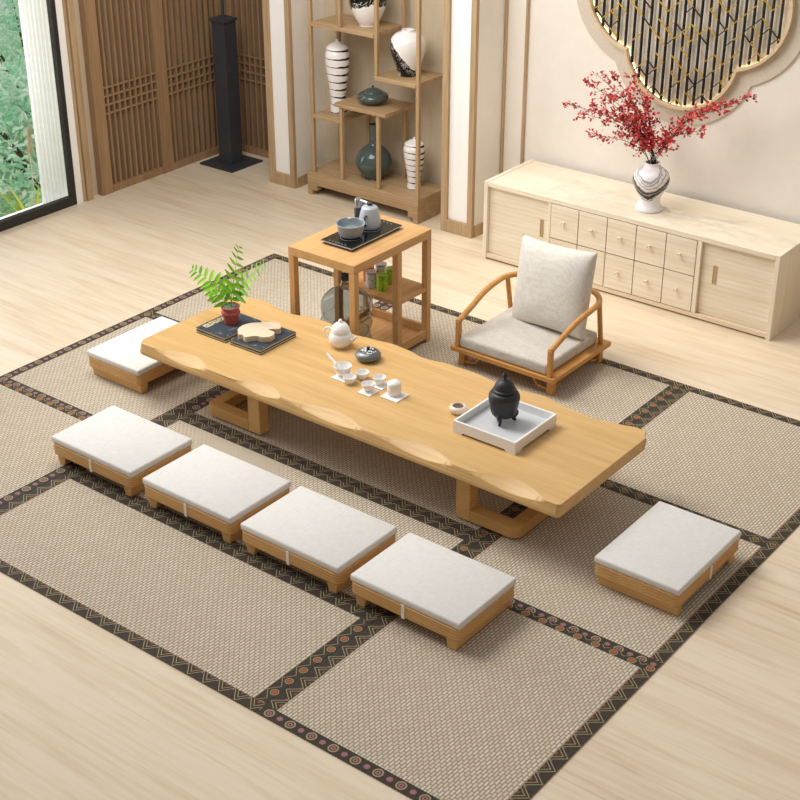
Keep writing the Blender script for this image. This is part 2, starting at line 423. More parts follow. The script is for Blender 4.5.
# ---------------- tatami mats ----------------
XL, XA, XB, XR = -6.639, -5.474, -3.371, -2.195
def strip(bm, uvl, x0, x1, y0, y1, along, z0, z1, v0=0., v1=1.):
    vs = [bm.verts.new((x, y, z)) for z in (z0, z1) for x, y in ((x0, y0), (x1, y0), (x1, y1), (x0, y1))]
    fs = [bm.faces.new([vs[i] for i in q]) for q in ((0, 3, 2, 1), (4, 5, 6, 7), (0, 1, 5, 4), (1, 2, 6, 5), (2, 3, 7, 6), (3, 0, 4, 7))]
    for f in fs:
        for lp in f.loops:
            c = lp.vert.co
            if along == 'x': lp[uvl].uv = (c.x+20, v0+(v1-v0)*(c.y-y0)/(y1-y0))
            else: lp[uvl].uv = (c.y+20, v0+(v1-v0)*(c.x-x0)/(x1-x0))
def mat(x0, x1, y0, y1, W, E_, Sw, N_, mats, label):
    """W,E_,Sw,N_: border widths; mats: brocade of each side"""
    cx, cy = (x0+x1)/2, (y0+y1)/2
    r = thing('tatami_mat', label, 'tatami mat', (cx, cy, 0), 0, 'tatami mats covering the seating area')
    g = .0012
    x0 -= cx; x1 -= cx; y0 -= cy; y1 -= cy; x0 += g; x1 -= g; y0 += g; y1 -= g
    bm = B(); box(bm, x0+.001, x1-.001, y0+.001, y1-.001, .0, .0040); obj('woven_surface', bm, M['tatami'], r)
    def br(a, b, c, d, al, m, v0, v1):
        bm = B(); uv = bm.loops.layers.uv.new('UVMap'); strip(bm, uv, a, b, c, d, al, .0040, .0060, v0, v1); obj('brocade_border', bm, M[m], r)
    fw, fe, fs_, fn = W/.062, E_/.062, Sw/.062, N_/.062
    br(x0, x1, y0, y0+Sw, 'x', mats[2], 1-fs_, 1); br(x0, x1, y1-N_, y1, 'x', mats[3], 0, fn)
    br(x0, x0+W, y0+Sw, y1-N_, 'y', mats[0], 1-fw, 1); br(x1-E_, x1, y0+Sw, y1-N_, 'y', mats[1], 1.0, 1.0-fe)
s, h4 = .062, .040
F, Z, Q = 'flower', 'zigzag', 'rosette'
mat(XL, XA, 3.348, 4.618, s, s, s, h4, (Z, F, Z, Q), 'front left tatami mat in the left column, cut by the left edge of the photo')
mat(XL, XA, 4.618, 5.80, s, s, h4, h4, (F, Z, F, F), 'tatami mat under the left wooden floor seat, beside the window floor')
mat(XL, XA, 5.80, 7.060, s, s, h4, s, (F, F, Q, Z), 'far left tatami mat at the back corner, behind the potted fern')
mat(XA, XB, 3.348, 4.168, s, s, s, .050, (Z, Q, Z, Z), 'tatami mat in front of the row of four floor seats')
mat(XA, XB, 4.168, 4.975, s, s, .050, .055, (Z, Q, Z, Z), 'tatami mat under the row of four white floor seats')
mat(XA, XB, 4.975, 5.80, s, s, .055, h4, (F, Q, Z, Z), 'shaded tatami mat directly beneath the low wooden table')
mat(XA, XB, 5.80, 7.060, s, s, h4, s, (F, Q, F, Z), 'tatami mat under the side table and the low armchair')
mat(XB, XR, 3.348, 4.626, s, s, s, h4, (Z, Z, F, Q), 'front right tatami mat at the bottom of the photo')
mat(XB, XR, 4.626, 5.805, s, s, h4, h4, (Z, Z, F, Z), 'tatami mat under the right wooden floor seat')
mat(XB, XR, 5.805, 7.060, s, s, h4, s, (Z, Z, Q, Z), 'empty tatami mat at the far right, before the cabinet')
FZ = .0060

# ---------------- low slab table ----------------
TT = .37; TB = .302
tb = thing('low_table', 'long honey oak slab table with wavy live edges, standing low on the tatami', 'table', (-4.33, 5.4, 0))
ox, oy = 4.33, -5.4
back = [(-5.715, 5.79), (-5.68, 5.825), (-5.60, 5.84), (-5.52, 5.822), (-5.42, 5.80), (-5.33, 5.798), (-5.20, 5.832), (-5.08, 5.842), (-4.95, 5.815), (-4.86, 5.808), (-4.74, 5.825), (-4.60, 5.848), (-4.5, 5.84), (-4.36, 5.814), (-4.2, 5.838), (-4.03, 5.842), (-3.86, 5.818), (-3.72, 5.828), (-3.58, 5.846), (-3.42, 5.812), (-3.25, 5.796), (-3.13, 5.825), (-3.02, 5.850), (-2.975, 5.84), (-2.953, 5.80)]
def yback(x):
    if x <= back[0][0]: return back[0][1]
    for (a, b), (c, d) in zip(back, back[1:]):
        if a <= x <= c:
            t_ = (x-a)/(c-a); t_ = t_*t_*(3-2*t_); return b + (d-b)*t_
    return back[-1][1]
def lens(x):
    """facets hewn into the front edge: list of (x0, x1) spans; returns 0..1"""
    best = 0; 
    for a, b in ((-5.64, -5.22), (-5.02, -4.68), (-4.62, -4.12), (-4.02, -3.55), (-3.46, -3.02)):
        if a < x < b:
            u = (x-a)/(b-a); u = u**1.25; best = max(best, math.sin(PI*u))
    return best
bm = B(); N = 170; cols = []
xs = [-5.762 + (-2.938+5.762)*i/N for i in range(N+1)]
for i, x in enumerate(xs):
    L = lens(x); wob = .006*math.sin(x*9)+.004*math.sin(x*23+1)
    y1 = yback(x)
    e = min(1, max(0, x+5.762)/.045); e2 = min(1, max(0, -2.938-x)/.03)
    cin = (1-math.sqrt(max(0, 1-(1-e)**2)))*.04 + (1-math.sqrt(max(0, 1-(1-e2)**2)))*.015
    yf = 4.958 + cin
    c1 = yf + .014 + .064*L + wob*.4                        # upper crease (on the top face)
    c2y = yf + .012 - .004*L; c2z = TT - .010 - .022*L         # lower crease
    cb = y1 - cin
    row = [(yf+.004, TB), (yf, TB+.006), (yf+.001, TB+.02), (c2y, c2z), (c1, TT-.0015), (c1+.004, TT)]
    for k in range(1, 10): row.append((c1+.004 + (cb-.014-c1-.004)*k/9, TT))
    row += [(cb-.006, TT-.002), (cb-.001, TT-.010), (cb, TT-.022), (cb-.012, TB+.006), (cb-.02, TB)]
    xx = x
    cols.append([bm.verts.new((xx+ox, a+oy, b)) for a, b in row])
for a, b in zip(cols, cols[1:]):
    n = len(a)
    for k in range(n): bm.faces.new((a[k], a[(k+1) % n], b[(k+1) % n], b[k]))
bm.faces.new(cols[0][::-1]); bm.faces.new(cols[-1])
obj('tabletop', bm, M['table'], tb, smooth=9, bevel=.002)
def u_base(sgn, xo, xi):
    """sled base: flat U frame on the floor opening towards the table middle, two posts"""
    bm = B(); z0, z1 = FZ+.012, FZ+.075; w_ = .075; y0, y1 = 5.052, 5.715
    # outer & inner outline of the U
    rr = .055
    def arc(cx, cy, r, a0, a1, n=8): return [(cx+r*math.cos(R(a0+(a1-a0)*k/n)), cy+r*math.sin(R(a0+(a1-a0)*k/n))) for k in range(n+1)]
    if sgn < 0:
        out = [(xi, y0)] + [(x, y) for x, y in arc(xo+rr, y0+rr, rr, -90, -180)] + arc(xo+rr, y1-rr, rr, 180, 90) + [(xi, y1)]
        inn = [(xi, y1-w_), (xo+w_, y1-w_), (xo+w_, y0+w_), (xi, y0+w_)]
    else:
        out = [(xi, y0)] + arc(xo-rr, y0+rr, rr, -90, 0) + arc(xo-rr, y1-rr, rr, 0, 90) + [(xi, y1)]
        inn = [(xi, y1-w_), (xo-w_, y1-w_), (xo-w_, y0+w_), (xi, y0+w_)]
    # build as strips (concave outline triangulates fine)
    prism(bm, [(a+ox, b+oy) for a, b in out+inn], z0, z1)
    o_ = obj('floor_frame', bm, M['tablebase'], tb, bevel=.004)
    for yy in (y0, y1-w_):
        bm = B(); xa, xb = (xi-.0, xi+.085) if sgn < 0 else (xi-.085, xi+.0)
        box(bm, xa+ox, xb+ox, yy+oy, yy+w_+oy, FZ+.012, TB+.002, .004); obj('leg', bm, M['legwood'], tb)
    for fx in (xo-sgn*.04, xi):
        for fy in (y0+.035, y1-.035):
            bm = B(); lathe(bm, [(0, FZ), (.016, FZ), (.016, FZ+.0125), (0, FZ+.0125)], 16, fx+ox, fy+oy); obj('foot_pad', bm, M['steel'], tb)
u_base(-1, -5.335, -5.00); u_base(1, -3.215, -3.50)

# ---------------- floor seats ----------------
def make_seat(label, loc, rz, group):
    r = thing('low_stool', label, 'floor stool', loc, rz, group)
    # cushion
    bm = B(); L, D = .308, .222; nx, ny = 24, 18
    z0, z1 = .1262, .1635
    box(bm, -L, L, -D, D, z0, z1, .010, 3)
    bmesh.ops.subdivide_edges(bm, edges=bm.edges[:], cuts=1)
    for v in bm.verts:
        if v.co.z > z1-.002:
            u, w_ = v.co.x/L, v.co.y/D
            v.co.z += .006*max(0, (1-u**4))*max(0, (1-w_**4))
    obj('cushion', bm, M['linen'], r, smooth=40)
    bm = B(); box(bm, -.308, .308, -.2235, .2235, .060, .126, .030, 4, 'z')
    obj('seat_frame', bm, M['seatwood'], r, smooth=30, bevel=.006)
    for sx in (-1, 1):
        bm = B(); prism(bm, [(sx*.288, .0598), (sx*.280, 0), (sx*.236, 0), (sx*.222, .0598)], -.208, .208, 'y')
        obj('leg', bm, M['legwood'], r, bevel=.003)
    for sy in (-1, 1):
        bm = B(); box(bm, -.0080, .0080, sy*.2245-.002, sy*.2245+.002, .058, .130)
        box(bm, -.0080, .0080, min(sy*.19, sy*.2265), max(sy*.19, sy*.2265), .057, .0598)
        obj('strap', bm, M['whitestrap'], r)
    return r
G = 'white cushioned wooden floor seats around the low table'
s1 = make_seat('leftmost floor seat in the front row of four, nearest the window', (-5.294, 4.394, FZ), 0, G)
dup(s1, (-4.597, 4.394, FZ), 0, 'second floor seat from the left in the front row of four', G)
dup(s1, (-3.919, 4.394, FZ), 0, 'third floor seat from the left in the front row of four', G)
dup(s1, (-3.234, 4.394, FZ), 0, 'rightmost and nearest floor seat in the front row of four', G)
dup(s1, (-2.520, 5.285, FZ), PI/2, 'lone floor seat with white cushion off the right end of the low table', G)
dup(s1, (-6.015, 5.285, FZ), PI/2, 'floor seat partly under the left end of the low table, by the fern', G)

# ---------------- side table ----------------
st = thing('side_table', 'square legged oak side table with open shelf, holding the hob and kettle', 'side table', (-5.165, 6.24, FZ))
sx, sy, sz = 5.165, -6.24, -FZ
X0, X1, Y0, Y1, H = -5.415, -4.912, 5.878, 6.612, .75
lw = .042
def sbox(name, x0, x1, y0, y1, z0, z1, m='sidewood', bev=.003):
    bm = B(); box(bm, x0+sx, x1+sx, y0+sy, y1+sy, z0, z1, bev); return obj(name, bm, M[m], st)
H -= FZ
sbox('tabletop', X0, X1, Y0, Y1, H-.055, H)
for a, b in ((X0, Y0), (X1-lw, Y0), (X0, Y1-lw), (X1-lw, Y1-lw), (X1-lw, 6.28), (X0, 6.28)):
    sbox('leg', a, a+lw, b, b+lw, 0, H-.056, 'sidewoodz')
sbox('shelf_board', X0+.005, X1-.005, 6.285, Y1-.004, .345, .372)
sbox('shelf_board', X0+.006, X1-.026, 6.285, Y1-.006, .035, .055)
sbox('bottom_rail', X1-.025, X1-.002, 6.3225, Y1-lw-.0005, .025, .085)
sbox('bottom_rail', X0+.006, X0+.03, 6.3225, Y1-lw-.0005, .025, .085)
sbox('bottom_rail', X0+lw, X1-lw, Y1-.032, Y1-.008, .056, .105)

# water bottle
t = NT('smoky_clear_plastic', .08, .5); t.color((.64, .69, .72, 1)); t.bsdf.inputs['Transmission Weight'].default_value = 1.0; t.bsdf.inputs['IOR'].default_value = 1.12
M['plastic'] = t.mat
wb = thing('water_bottle', 'large clear grey ribbed water bottle standing under the side table', 'water bottle', (-5.155, 6.09, FZ))
pr = [(.0, .004), (.11, .004), (.135, .012), (.148, .04), (.150, .085), (.135, .105), (.150, .125), (.150, .175), (.136, .195), (.150, .215), (.152, .27), (.138, .295), (.152, .32), (.153, .365), (.140, .41), (.10, .45), (.05, .475), (.032, .49), (.030, .545)]
prs = smooth_prof(pr, 4)
inner = [(max(r-.004, 0), z+.004 if i < 8 else z) for i, (r, z) in enumerate(prs)]
bm = B(); lathe(bm, prs + inner[::-1], 48)
for v in bm.verts:
    rr = math.hypot(v.co.x, v.co.y)
    if rr > .12 and .05 < v.co.z < .3:
        a = math.atan2(v.co.y, v.co.x); k = 1 + .03*math.sin(a*6 + v.co.z*38); v.co.x *= k; v.co.y *= k
obj('bottle_body', bm, M['plastic'], wb, smooth=True)
bm = B(); lathe(bm, [(0, .562), (.030, .562), (.034, .556), (.034, .53), (.0315, .53)], 32); obj('cap', bm, plain('navy_cap', '#1B2836', .5), wb, smooth=40)

# tea tins on the shelf board
def tin_mat(name, c, kind):
    t = NT(name, .35, .5); o = t.sep(t.coord()); n = t.noise(t.coord(), 45, 3)
    if kind == 'green':
        f = t.noise(t.mapping(t.coord(), (1, 1, .5)), 55, 3)
        cc = t.ramp(f, [(.34, '#4F9A22'), (.40, '#8CBF2A'), (.62, '#A9D03C')])
        t.color(cc)
    elif kind == 'white':
        f = t.noise(t.mapping(t.coord(), (1, 1, 1.4)), 34, 2)
        t.color(t.ramp(f, [(.36, '#22303A'), (.40, '#DADCE0'), (.8, '#E6E6EA')]))
    else: t.color(t.mix(n, hx(c), hx('#E08A45')))
    return t.mat
tinm = {'white': tin_mat('white_tin', '', 'white'), 'green': tin_mat('green_tin', '', 'green'), 'orange': tin_mat('orange_tin', '#D06A2A', 'o')}
M['lid_lilac'] = plain('lilac_grey_lid', '#B4ABB6', .35, .5); M['lid_green'] = plain('green_lid', '#8DB33A', .35, .5); M['lid_orange'] = plain('orange_lid', '#D2732E', .4)
def tin(x, y, kind, lid, label, r=.034, h=.100):
    t_ = thing('tea_tin', label, 'tin', (x, y, FZ+.3725), random.random()*3, None)
    bm = B(); lathe(bm, [(0, 0), (r-.002, 0), (r, .002), (r, h-.012)], 32); obj('tin_body', bm, tinm[kind], t_, smooth=35)
    bm = B(); lathe(bm, [(r+.0008, h-.012), (r+.0008, h-.002), (r-.001, h), (r-.004, h-.001), (0, h-.001)], 32); obj('lid', bm, M[lid], t_, smooth=35)
random.seed(3)
tin(-5.193, 6.375, 'white', 'lid_lilac', 'white tea tin with dark markings, front left of the tins on the shelf')
tin(-5.222, 6.510, 'white', 'lid_lilac', 'grey white tea tin standing behind the green one')
tin(-5.112, 6.380, 'green', 'lid_green', 'bright green tea tin at the front of the tins')
tin(-5.128, 6.495, 'green', 'lid_green', 'green tea tin half hidden behind the side table leg')
tin(-5.262, 6.435, 'orange', 'lid_orange', 'orange tea tin half hidden behind the white tin', r=.034, h=.100)

# hob tray with bowl, kettle and tap
hb = thing('induction_hob', 'black glass tea hob with steel rim and raised water tap', 'hob', (-5.17, 6.265, .75))
bm = B(); box(bm, -.105, .105, -.228, .228, 0, .016, .004); obj('hob_base', bm, M['black'], hb)
bm = B(); box(bm, -.1215, .1215, -.241, .241, .016, .022, .002); obj('steel_rim', bm, M['steel'], hb)
bm = B(); box(bm, -.117, .117, -.236, .236, .0215, .026, .002); obj('glass_top', bm, M['glassblack'], hb)
M['markwhite'] = plain('white_print', '#A8A8AC', .5)
bm = B()
for yc in (-.105, .075):
    lathe(bm, [(.060, .0262), (.0615, .0264), (.063, .0262)], 48, 0, yc)
for k in range(6): box(bm, -.07+.024*k, -.062+.024*k, -.222, -.217, .026, .0264)
for k in range(5): box(bm, -.06+.028*k, -.05+.028*k, .205, .211, .026, .0264)
obj('printed_marks', bm, M['markwhite'], hb)
bm = B(); lathe(bm, [(0, .026), (.024, .026), (.024, .125), (.021, .13), (0, .13)], 28, -.108, .098); obj('tap_column', bm, M['black'], hb, smooth=35)
bm = B(); lathe(bm, [(0, .128), (.021, .128), (.021, .178), (.018, .183), (0, .183)], 28, -.108, .098)
tube(bm, [(-.108, .098, .170), (-.06, .10, .172), (-.018, .094, .170)], .0105, 14)
obj('tap_arm', bm, M['steel'], hb, smooth=40)
bz = .7762
bowl = thing('water_bowl', 'round grey enamel bowl with glass lid on the front of the hob', 'bowl', (-5.178, 6.168, bz), 0)
pr = [(0, .0), (.050, 0), (.066, .012), (.076, .038), (.079, .074), (.088, .081), (.088, .085), (.076, .082), (.071, .038), (.058, .014), (0, .008)]
bm = B(); lathe(bm, pr, 44); obj('bowl_body', bm, M['grey_enamel'], bowl, smooth=50)
t = NT('clear_lid_glass', .03, .5); t.color((.85, .9, .9, 1)); t.bsdf.inputs['Transmission Weight'].default_value = 1; t.bsdf.inputs['IOR'].default_value = 1.1; M['lidglass'] = t.mat
bm = B(); lathe(bm, [(.084, .0852), (.056, .094), (.02, .100), (0, .101), (0, .098), (.02, .097), (.056, .091), (.083, .0835)], 44); obj('glass_lid', bm, M['lidglass'], bowl, smooth=True)
bm = B(); lathe(bm, [(0, .100), (.009, .101), (.013, .110), (.010, .118), (0, .119)], 20); obj('knob', bm, M['grey_enamel'], bowl, smooth=True)
ke = thing('kettle', 'grey enamel kettle with tapered body standing behind the bowl on the hob', 'kettle', (-5.180, 6.352, bz))
bm = B(); lathe(bm, smooth_prof([(0, 0), (.045, 0), (.063, .004), (.068, .02), (.066, .05), (.057, .095), (.049, .122), (.046, .127)], 4) + [(.040, .133), (.02, .139), (0, .140)], 44); obj('kettle_body', bm, M['grey_enamel'], ke, smooth=45)
bm = B(); lathe(bm, [(0, .138), (.012, .139), (.017, .146), (.017, .156), (.012, .160), (0, .160)], 24); obj('lid_knob', bm, M['black'], ke, smooth=45)
bm = B(); tube(bm, smooth_prof([(.02, -.055, .09), (.028, -.078, .095), (.03, -.085, .07), (.03, -.08, .04), (.02, -.06, .03)], 5), .006, 10); obj('handle', bm, M['black'], ke, smooth=True)
bm = B(); tube(bm, smooth_prof([(-.045, .01, .075), (-.07, .02, .10), (-.085, .024, .118)], 4), [.016, .015, .014, .013, .012, .011, .010, .009, .008], 12); obj('spout', bm, M['grey_enamel'], ke, smooth=True)

# ---------------- low armchair ----------------
ch = thing('armchair', 'low legged oak armchair with curved horseshoe arm rail and beige seat cushion', 'armchair', (-4.245, 6.735, FZ))
zp = .135-FZ
def cpart(name, bm, m='chairwood', **k): return obj(name, bm, M[m], ch, **k)
bm = B(); box(bm, -.370, .366, -.325, .320, zp-.03, zp, .004); cpart('seat_platform', bm)
for a in (-.315, .315):
    for b in (-.262, .262):
        bm = B(); box(bm, a-.021, a+.021, b-.021, b+.021, 0, zp-.03, .003); cpart('leg', bm, 'chairwoodz')
# openwork brackets between leg and platform
for a in (-1, 1):
    for b in (-1, 1):
        bm = B()
        zt, zl = zp-.031, .028
        bar(bm, (a*.296, b*.270, zl), (a*.225, b*.270, zl+.006), .012, .014); bar(bm, (a*.226, b*.270, zl+.004), (a*.175, b*.270, zt), .012, .010)
        bar(bm, (a*.315, b*.243, zl), (a*.315, b*.185, zl+.006), .012, .010); bar(bm, (a*.315, b*.186, zl+.004), (a*.315, b*.150, zt), .012, .010)
        cpart('bracket', bm)
bm = B(); box(bm, -.314, .308, -.312, .255, zp+.0005, zp+.074, .018, 4)
obj('seat_cushion', bm, M['chairlinen'], ch, smooth=40)
# rail (centreline) and posts
rail = [(-.325, -.312, .300), (-.326, -.26, .318), (-.328, -.16, .352), (-.334, -.04, .392), (-.338, .09, .412), (-.330, .20, .420), (-.27, .285, .424), (-.18, .33, .428), (0, .35, .432), (.18, .33, .428), (.27, .285, .424), (.330, .20, .420), (.338, .09, .412), (.334, -.04, .392), (.328, -.16, .352), (.326, -.26, .318), (.325, -.312, .300)]
bm = B(); tube(bm, smooth_prof([(x, y, z-FZ+.0) for x, y, z in rail], 5), .018, 12); cpart('arm_rail', bm, smooth=True)
for a in (-1, 1):
    bm = B(); bar(bm, (a*.325, -.303, zp), (a*.325, -.303, .298), .030, .030, (0, 1, 0)); cpart('front_post', bm, 'chairwoodz', bevel=.004)
    bm = B(); tube(bm, [(a*.325, .262, zp), (a*.328, .21, .412)], .0155, 12); cpart('back_post', bm, 'chairwoodz', smooth=40)
bm = B()
for x in (-.09, 0, .09): bar(bm, (x, .285, zp), (x, .338, .412), .022, .012, (0, 1, 0))
cpart('back_slats', bm, 'chairwoodz')
# pillow
pl = thing('pillow', 'square oat linen scatter pillow leaning upright on the low armchair', 'pillow')
bm = B(); n = 36; W = .265
def pill(u, v, s):
    # u,v in -1..1
    e = max(0, 1-abs(u)**2.6)*max(0, 1-abs(v)**2.6)
    th = .098*e**.46
    px = u*W*1.06*(1-.055*(1-v*v)*abs(u)); pz = v*W*(1-.055*(1-u*u)*abs(v))
    wr = .004*mnoise.noise(Vector((u*2.2, v*2.2, s*3)))*e
    return (px, s*(th+wr), pz)
grid = {}
for s_ in (-1, 1):
    for i in range(n+1):
        for j in range(n+1):
            u, v = -1+2*i/n, -1+2*j/n
            u = math.sin(u*PI/2)*.35+u*.65; v = math.sin(v*PI/2)*.35+v*.65
            if (i in (0, n) or j in (0, n)) and s_ == 1: grid[(s_, i, j)] = grid[(-1, i, j)]
            else: grid[(s_, i, j)] = bm.verts.new(pill(u, v, s_))
    for i in range(n):
        for j in range(n):
            bm.faces.new((grid[(s_, i, j)], grid[(s_, i+1, j)], grid[(s_, i+1, j+1)], grid[(s_, i, j+1)]))
pc = obj('pillow_cover', bm, M['pillow'], pl, smooth=True)
pl.location = (-4.215, 6.90, .457); pl.rotation_euler = Euler((R(-14), R(-4), R(-6)), 'XYZ')

# ---------------- cabinet ----------------
cb = thing('sideboard', 'long pale ash sideboard with sliding doors and ten small drawers against the wall', 'cabinet', (-4.333, 8.20, 0))
def cp(name, x0, x1, y0, y1, z0, z1, m='ash', parent=None, bev=.002, **k):
    bm = B(); box(bm, x0+4.333, x1+4.333, y0-8.20, y1-8.20, z0, z1, bev); return obj(name, bm, M[m], parent or cb, **k)
CX0, CX1, CF, CBk, CH = -5.43, -3.236, 7.912, 8.49, .572
cp('side_panel', CX0, CX0+.03, CF, CBk, 0, CH, 'ashz'); cp('side_panel', CX1-.03, CX1, CF, CBk, 0, CH, 'ashz')
cp('top_panel', CX0+.031, CX1-.031, CF, CBk, CH-.035, CH-.003, 'ash')
cp('bottom_panel', CX0+.031, CX1-.031, CF+.004, CBk, .012, .042, 'ashedge')
cp('back_panel', CX0+.031, CX1-.031, CBk-.02, CBk-.004, .042, CH-.036, 'ash')
cp('divider', -4.905, -4.884, CF+.002, CBk-.03, .043, CH-.036, 'ashz'); cp('divider', -3.792, -3.762, CF+.002, CBk-.03, .043, CH-.036, 'ashz')
def door(x0, x1, hx0):
    d = cp('sliding_door', x0, x1, CF+.028, CF+.046, .044, CH-.037, 'ash')
    # recessed pull as framed dark-lined groove
    bm = B(); a = hx0+4.333; y = CF+.028-8.20
    box(bm, a-.014, a-.010, y-.003, y+.001, .27, .385); box(bm, a+.010, a+.014, y-.003, y+.001, .27, .385)
    box(bm, a-.014, a+.014, y-.003, y+.001, .266, .27); box(bm, a-.014, a+.014, y-.003, y+.001, .385, .389)
    box(bm, a-.010, a+.010, y-.0008, y+.001, .27, .385)
    obj('pull', bm, M['trim'], d)
door(CX0+.031, -4.906, -4.965); door(-3.761, CX1-.031, -3.665)
dw = (3.793-.003 - 0 + 0)
xa, xb = -4.883, -3.793
for r_ in range(2):
    for c_ in range(5):
        wd = (xb-xa)/5; x0 = xa+wd*c_; z0 = .045 + r_*.246
        d = cp('drawer', x0+.003, x0+wd-.003, CF, CF+.30, z0+.002, z0+.241, 'ash')
        bm = B(); cx = x0+wd/2+4.333; cz = z0+.128; y = CF-8.20
        lathe(bm, [(0, 0), (.007, 0), (.0065, .012), (.010, .016), (.0135, .022), (.0135, .027), (.010, .030), (.006, .027), (0, .026)], 18)
        bmesh.ops.rotate(bm, verts=bm.verts, matrix=Matrix.Rotation(PI/2, 3, 'X')); bmesh.ops.translate(bm, verts=bm.verts, vec=(cx, y, cz))
        obj('knob', bm, M['ashedge'], d, smooth=40)

# marbled vase with red branches
t = NT('black_white_marbling', .22, .5)
o = t.sep(t.coord()); n1 = t.noise(t.coord(), 9, 3, .55); n2 = t.noise(t.coord(), 30, 2)
ang = t.m('ARCTAN2', o[1], o[0])
zc = t.m('MULTIPLY_ADD', t.m('COSINE', t.m('MULTIPLY', t.m('ADD', ang, 1.25), 2.0)), -.040, .165)
zc = t.m('ADD', zc, t.m('MULTIPLY_ADD', n1, .09, -.045)); zc = t.m('ADD', zc, t.m('MULTIPLY_ADD', n2, .014, -.007))
d = t.m('DIVIDE', t.m('ADD', t.m('SUBTRACT', o[2], zc), .09), .23)
W_, K_, G_ = '#EDE9EA', '#161617', '#4C4B4E'
t.color(t.ramp(d, [(0, W_), (.17, W_), (.19, G_), (.22, W_), (.27, K_), (.38, '#2B2B2D'), (.405, '#CFC9CA'), (.42, K_), (.50, G_), (.535, W_), (.61, W_), (.63, G_), (.65, W_), (.72, W_), (.74, '#6A6A6E'), (.76, W_), (.82, '#8A8A8E'), (.85, W_)]))
M['marbled'] = t.mat
VX, VY, VZ = -4.272, 8.135, .5705
vs_ = obj('vase', lathe(B(), smooth_prof([(0, 0), (.078, 0), (.088, .006), (.086, .018), (.072, .05), (.074, .09), (.098, .14), (.118, .19), (.118, .225), (.10, .262), (.062, .290), (.050, .305), (.050, .320)], 4) + [(.043, .320), (.043, .28), (.09, .22), (.05, .06), (0, .05)], 48), M['marbled'], smooth=60)
vs_.location = (VX, VY, VZ); tag(vs_, 'black and white marbled vase holding red branches on the sideboard', 'vase')
M['redleaf'] = None
t = NT('red_leaves', .5, .3); oi = t.n.new('ShaderNodeNewGeometry').outputs['Random Per Island']
t.color(t.ramp(oi, [(0, '#6E0F16'), (.3, '#B82A2E'), (.7, '#D8504A'), (1, '#EC958C')])); M['redleaf'] = t.mat
M['stem'] = plain('dark_stem', '#3D2B22', .8, .2)
def add_leaf(bm, c, d, nrm, L, w_):
    d = d.normalized(); s = d.cross(nrm).normalized(); n_ = s.cross(d).normalized()
    pts = [c, c+d*L*.35+s*w_*.5+n_*L*.05, c+d*L*.72+s*w_*.38+n_*L*.07, c+d*L, c+d*L*.72-s*w_*.38+n_*L*.07, c+d*L*.35-s*w_*.5+n_*L*.05]
    vs2 = [bm.verts.new(p) for p in pts]
    bm.faces.new((vs2[0], vs2[1], vs2[2], vs2[3])); bm.faces.new((vs2[0], vs2[3], vs2[4], vs2[5]))
random.seed(11)
tips = [(-4.905, 8.05, 1.19, 1), (-4.82, 8.15, 1.33, 1), (-4.80, 8.27, 1.34, 1), (-4.653, 8.2, 1.39, 1), (-4.563, 8.3, 1.375, 1), (-4.67, 8.0, 1.03, .8), (-4.88, 8.2, 1.09, .8), (-4.579, 8.0, 1.29, 1), (-4.70, 8.08, 1.20, 1.1), (-4.435, 7.97, 1.22, 1), (-4.50, 8.12, 1.30, 1.1),
        (-3.67, 8.2, 1.42, 1), (-3.74, 8.1, 1.37, .9), (-3.86, 8.0, 1.22, .8), (-3.90, 8.28, 1.31, .9), (-4.08, 8.22, 1.13, .6), (-4.40, 8.2, 1.28, 1)]
for (tx, ty, tz, dens) in tips:
    base = Vector((0, 0, -.26)) + Vector((random.uniform(-.02, .02), random.uniform(-.02, .02), 0))
    mouth = Vector((random.uniform(-.026, .026), random.uniform(-.026, .026), 0))
    tip = Vector((tx-VX, ty-VY, tz-(VZ+.32)))
    br = thing('red_branch', 'thin red leafed branch in the marbled vase, spreading to the left' if tx < VX else 'thin red leafed branch in the marbled vase, reaching right towards the wall ornament', 'branch', (VX, VY, VZ+.32), 0, 'red branches spreading left' if tx < VX else 'red branches reaching right')
    mid = mouth.lerp(tip, .45) + Vector((-tip.x*.10, 0, abs(tip.x)*.10+.02))
    path = smooth_prof([tuple(base), tuple(mouth), tuple(mid), tuple(tip)], 8)
    bm = B(); tube(bm, path, [.0028-.0018*i/len(path) for i in range(len(path))], 5)
    lb = B()
    pts = [Vector(p) for p in path[9:]]
    nt = int(30*dens)
    for k in range(nt):
        u = .10+.90*k/nt; f = u*(len(pts)-1); i = min(int(f), len(pts)-2); p = pts[i].lerp(pts[i+1], f-i); d = (pts[i+1]-pts[i]).normalized()
        side = Vector((random.gauss(0, 1), random.gauss(0, .7), random.gauss(0, 1))).normalized()
        tw = (d*.9 + side*.9).normalized(); tl = random.uniform(.03, .085)*(1.15-u*.55)
        q = p + tw*tl
        if q.y + VY > 8.50: q.y = 8.50-VY
        tube(bm, [p, q], .0009, 4, caps=False)
        for m_ in range(random.randint(5, 8)):
            c = p.lerp(q, random.uniform(.25, 1.05)) + Vector((random.gauss(0, .006), random.gauss(0, .006), random.gauss(0, .006)))
            ld = (tw*.6 + Vector((random.gauss(0, .8), random.gauss(0, .8), random.gauss(0, .6)))).normalized()
            add_leaf(lb, c, ld, Vector((random.gauss(0, 1), random.gauss(0, 1), random.gauss(0, 1)+.6)).normalized(), random.uniform(.016, .028), random.uniform(.012, .018))
    obj('stem', bm, M['stem'], br, smooth=True); obj('leaves', lb, M['redleaf'], br)

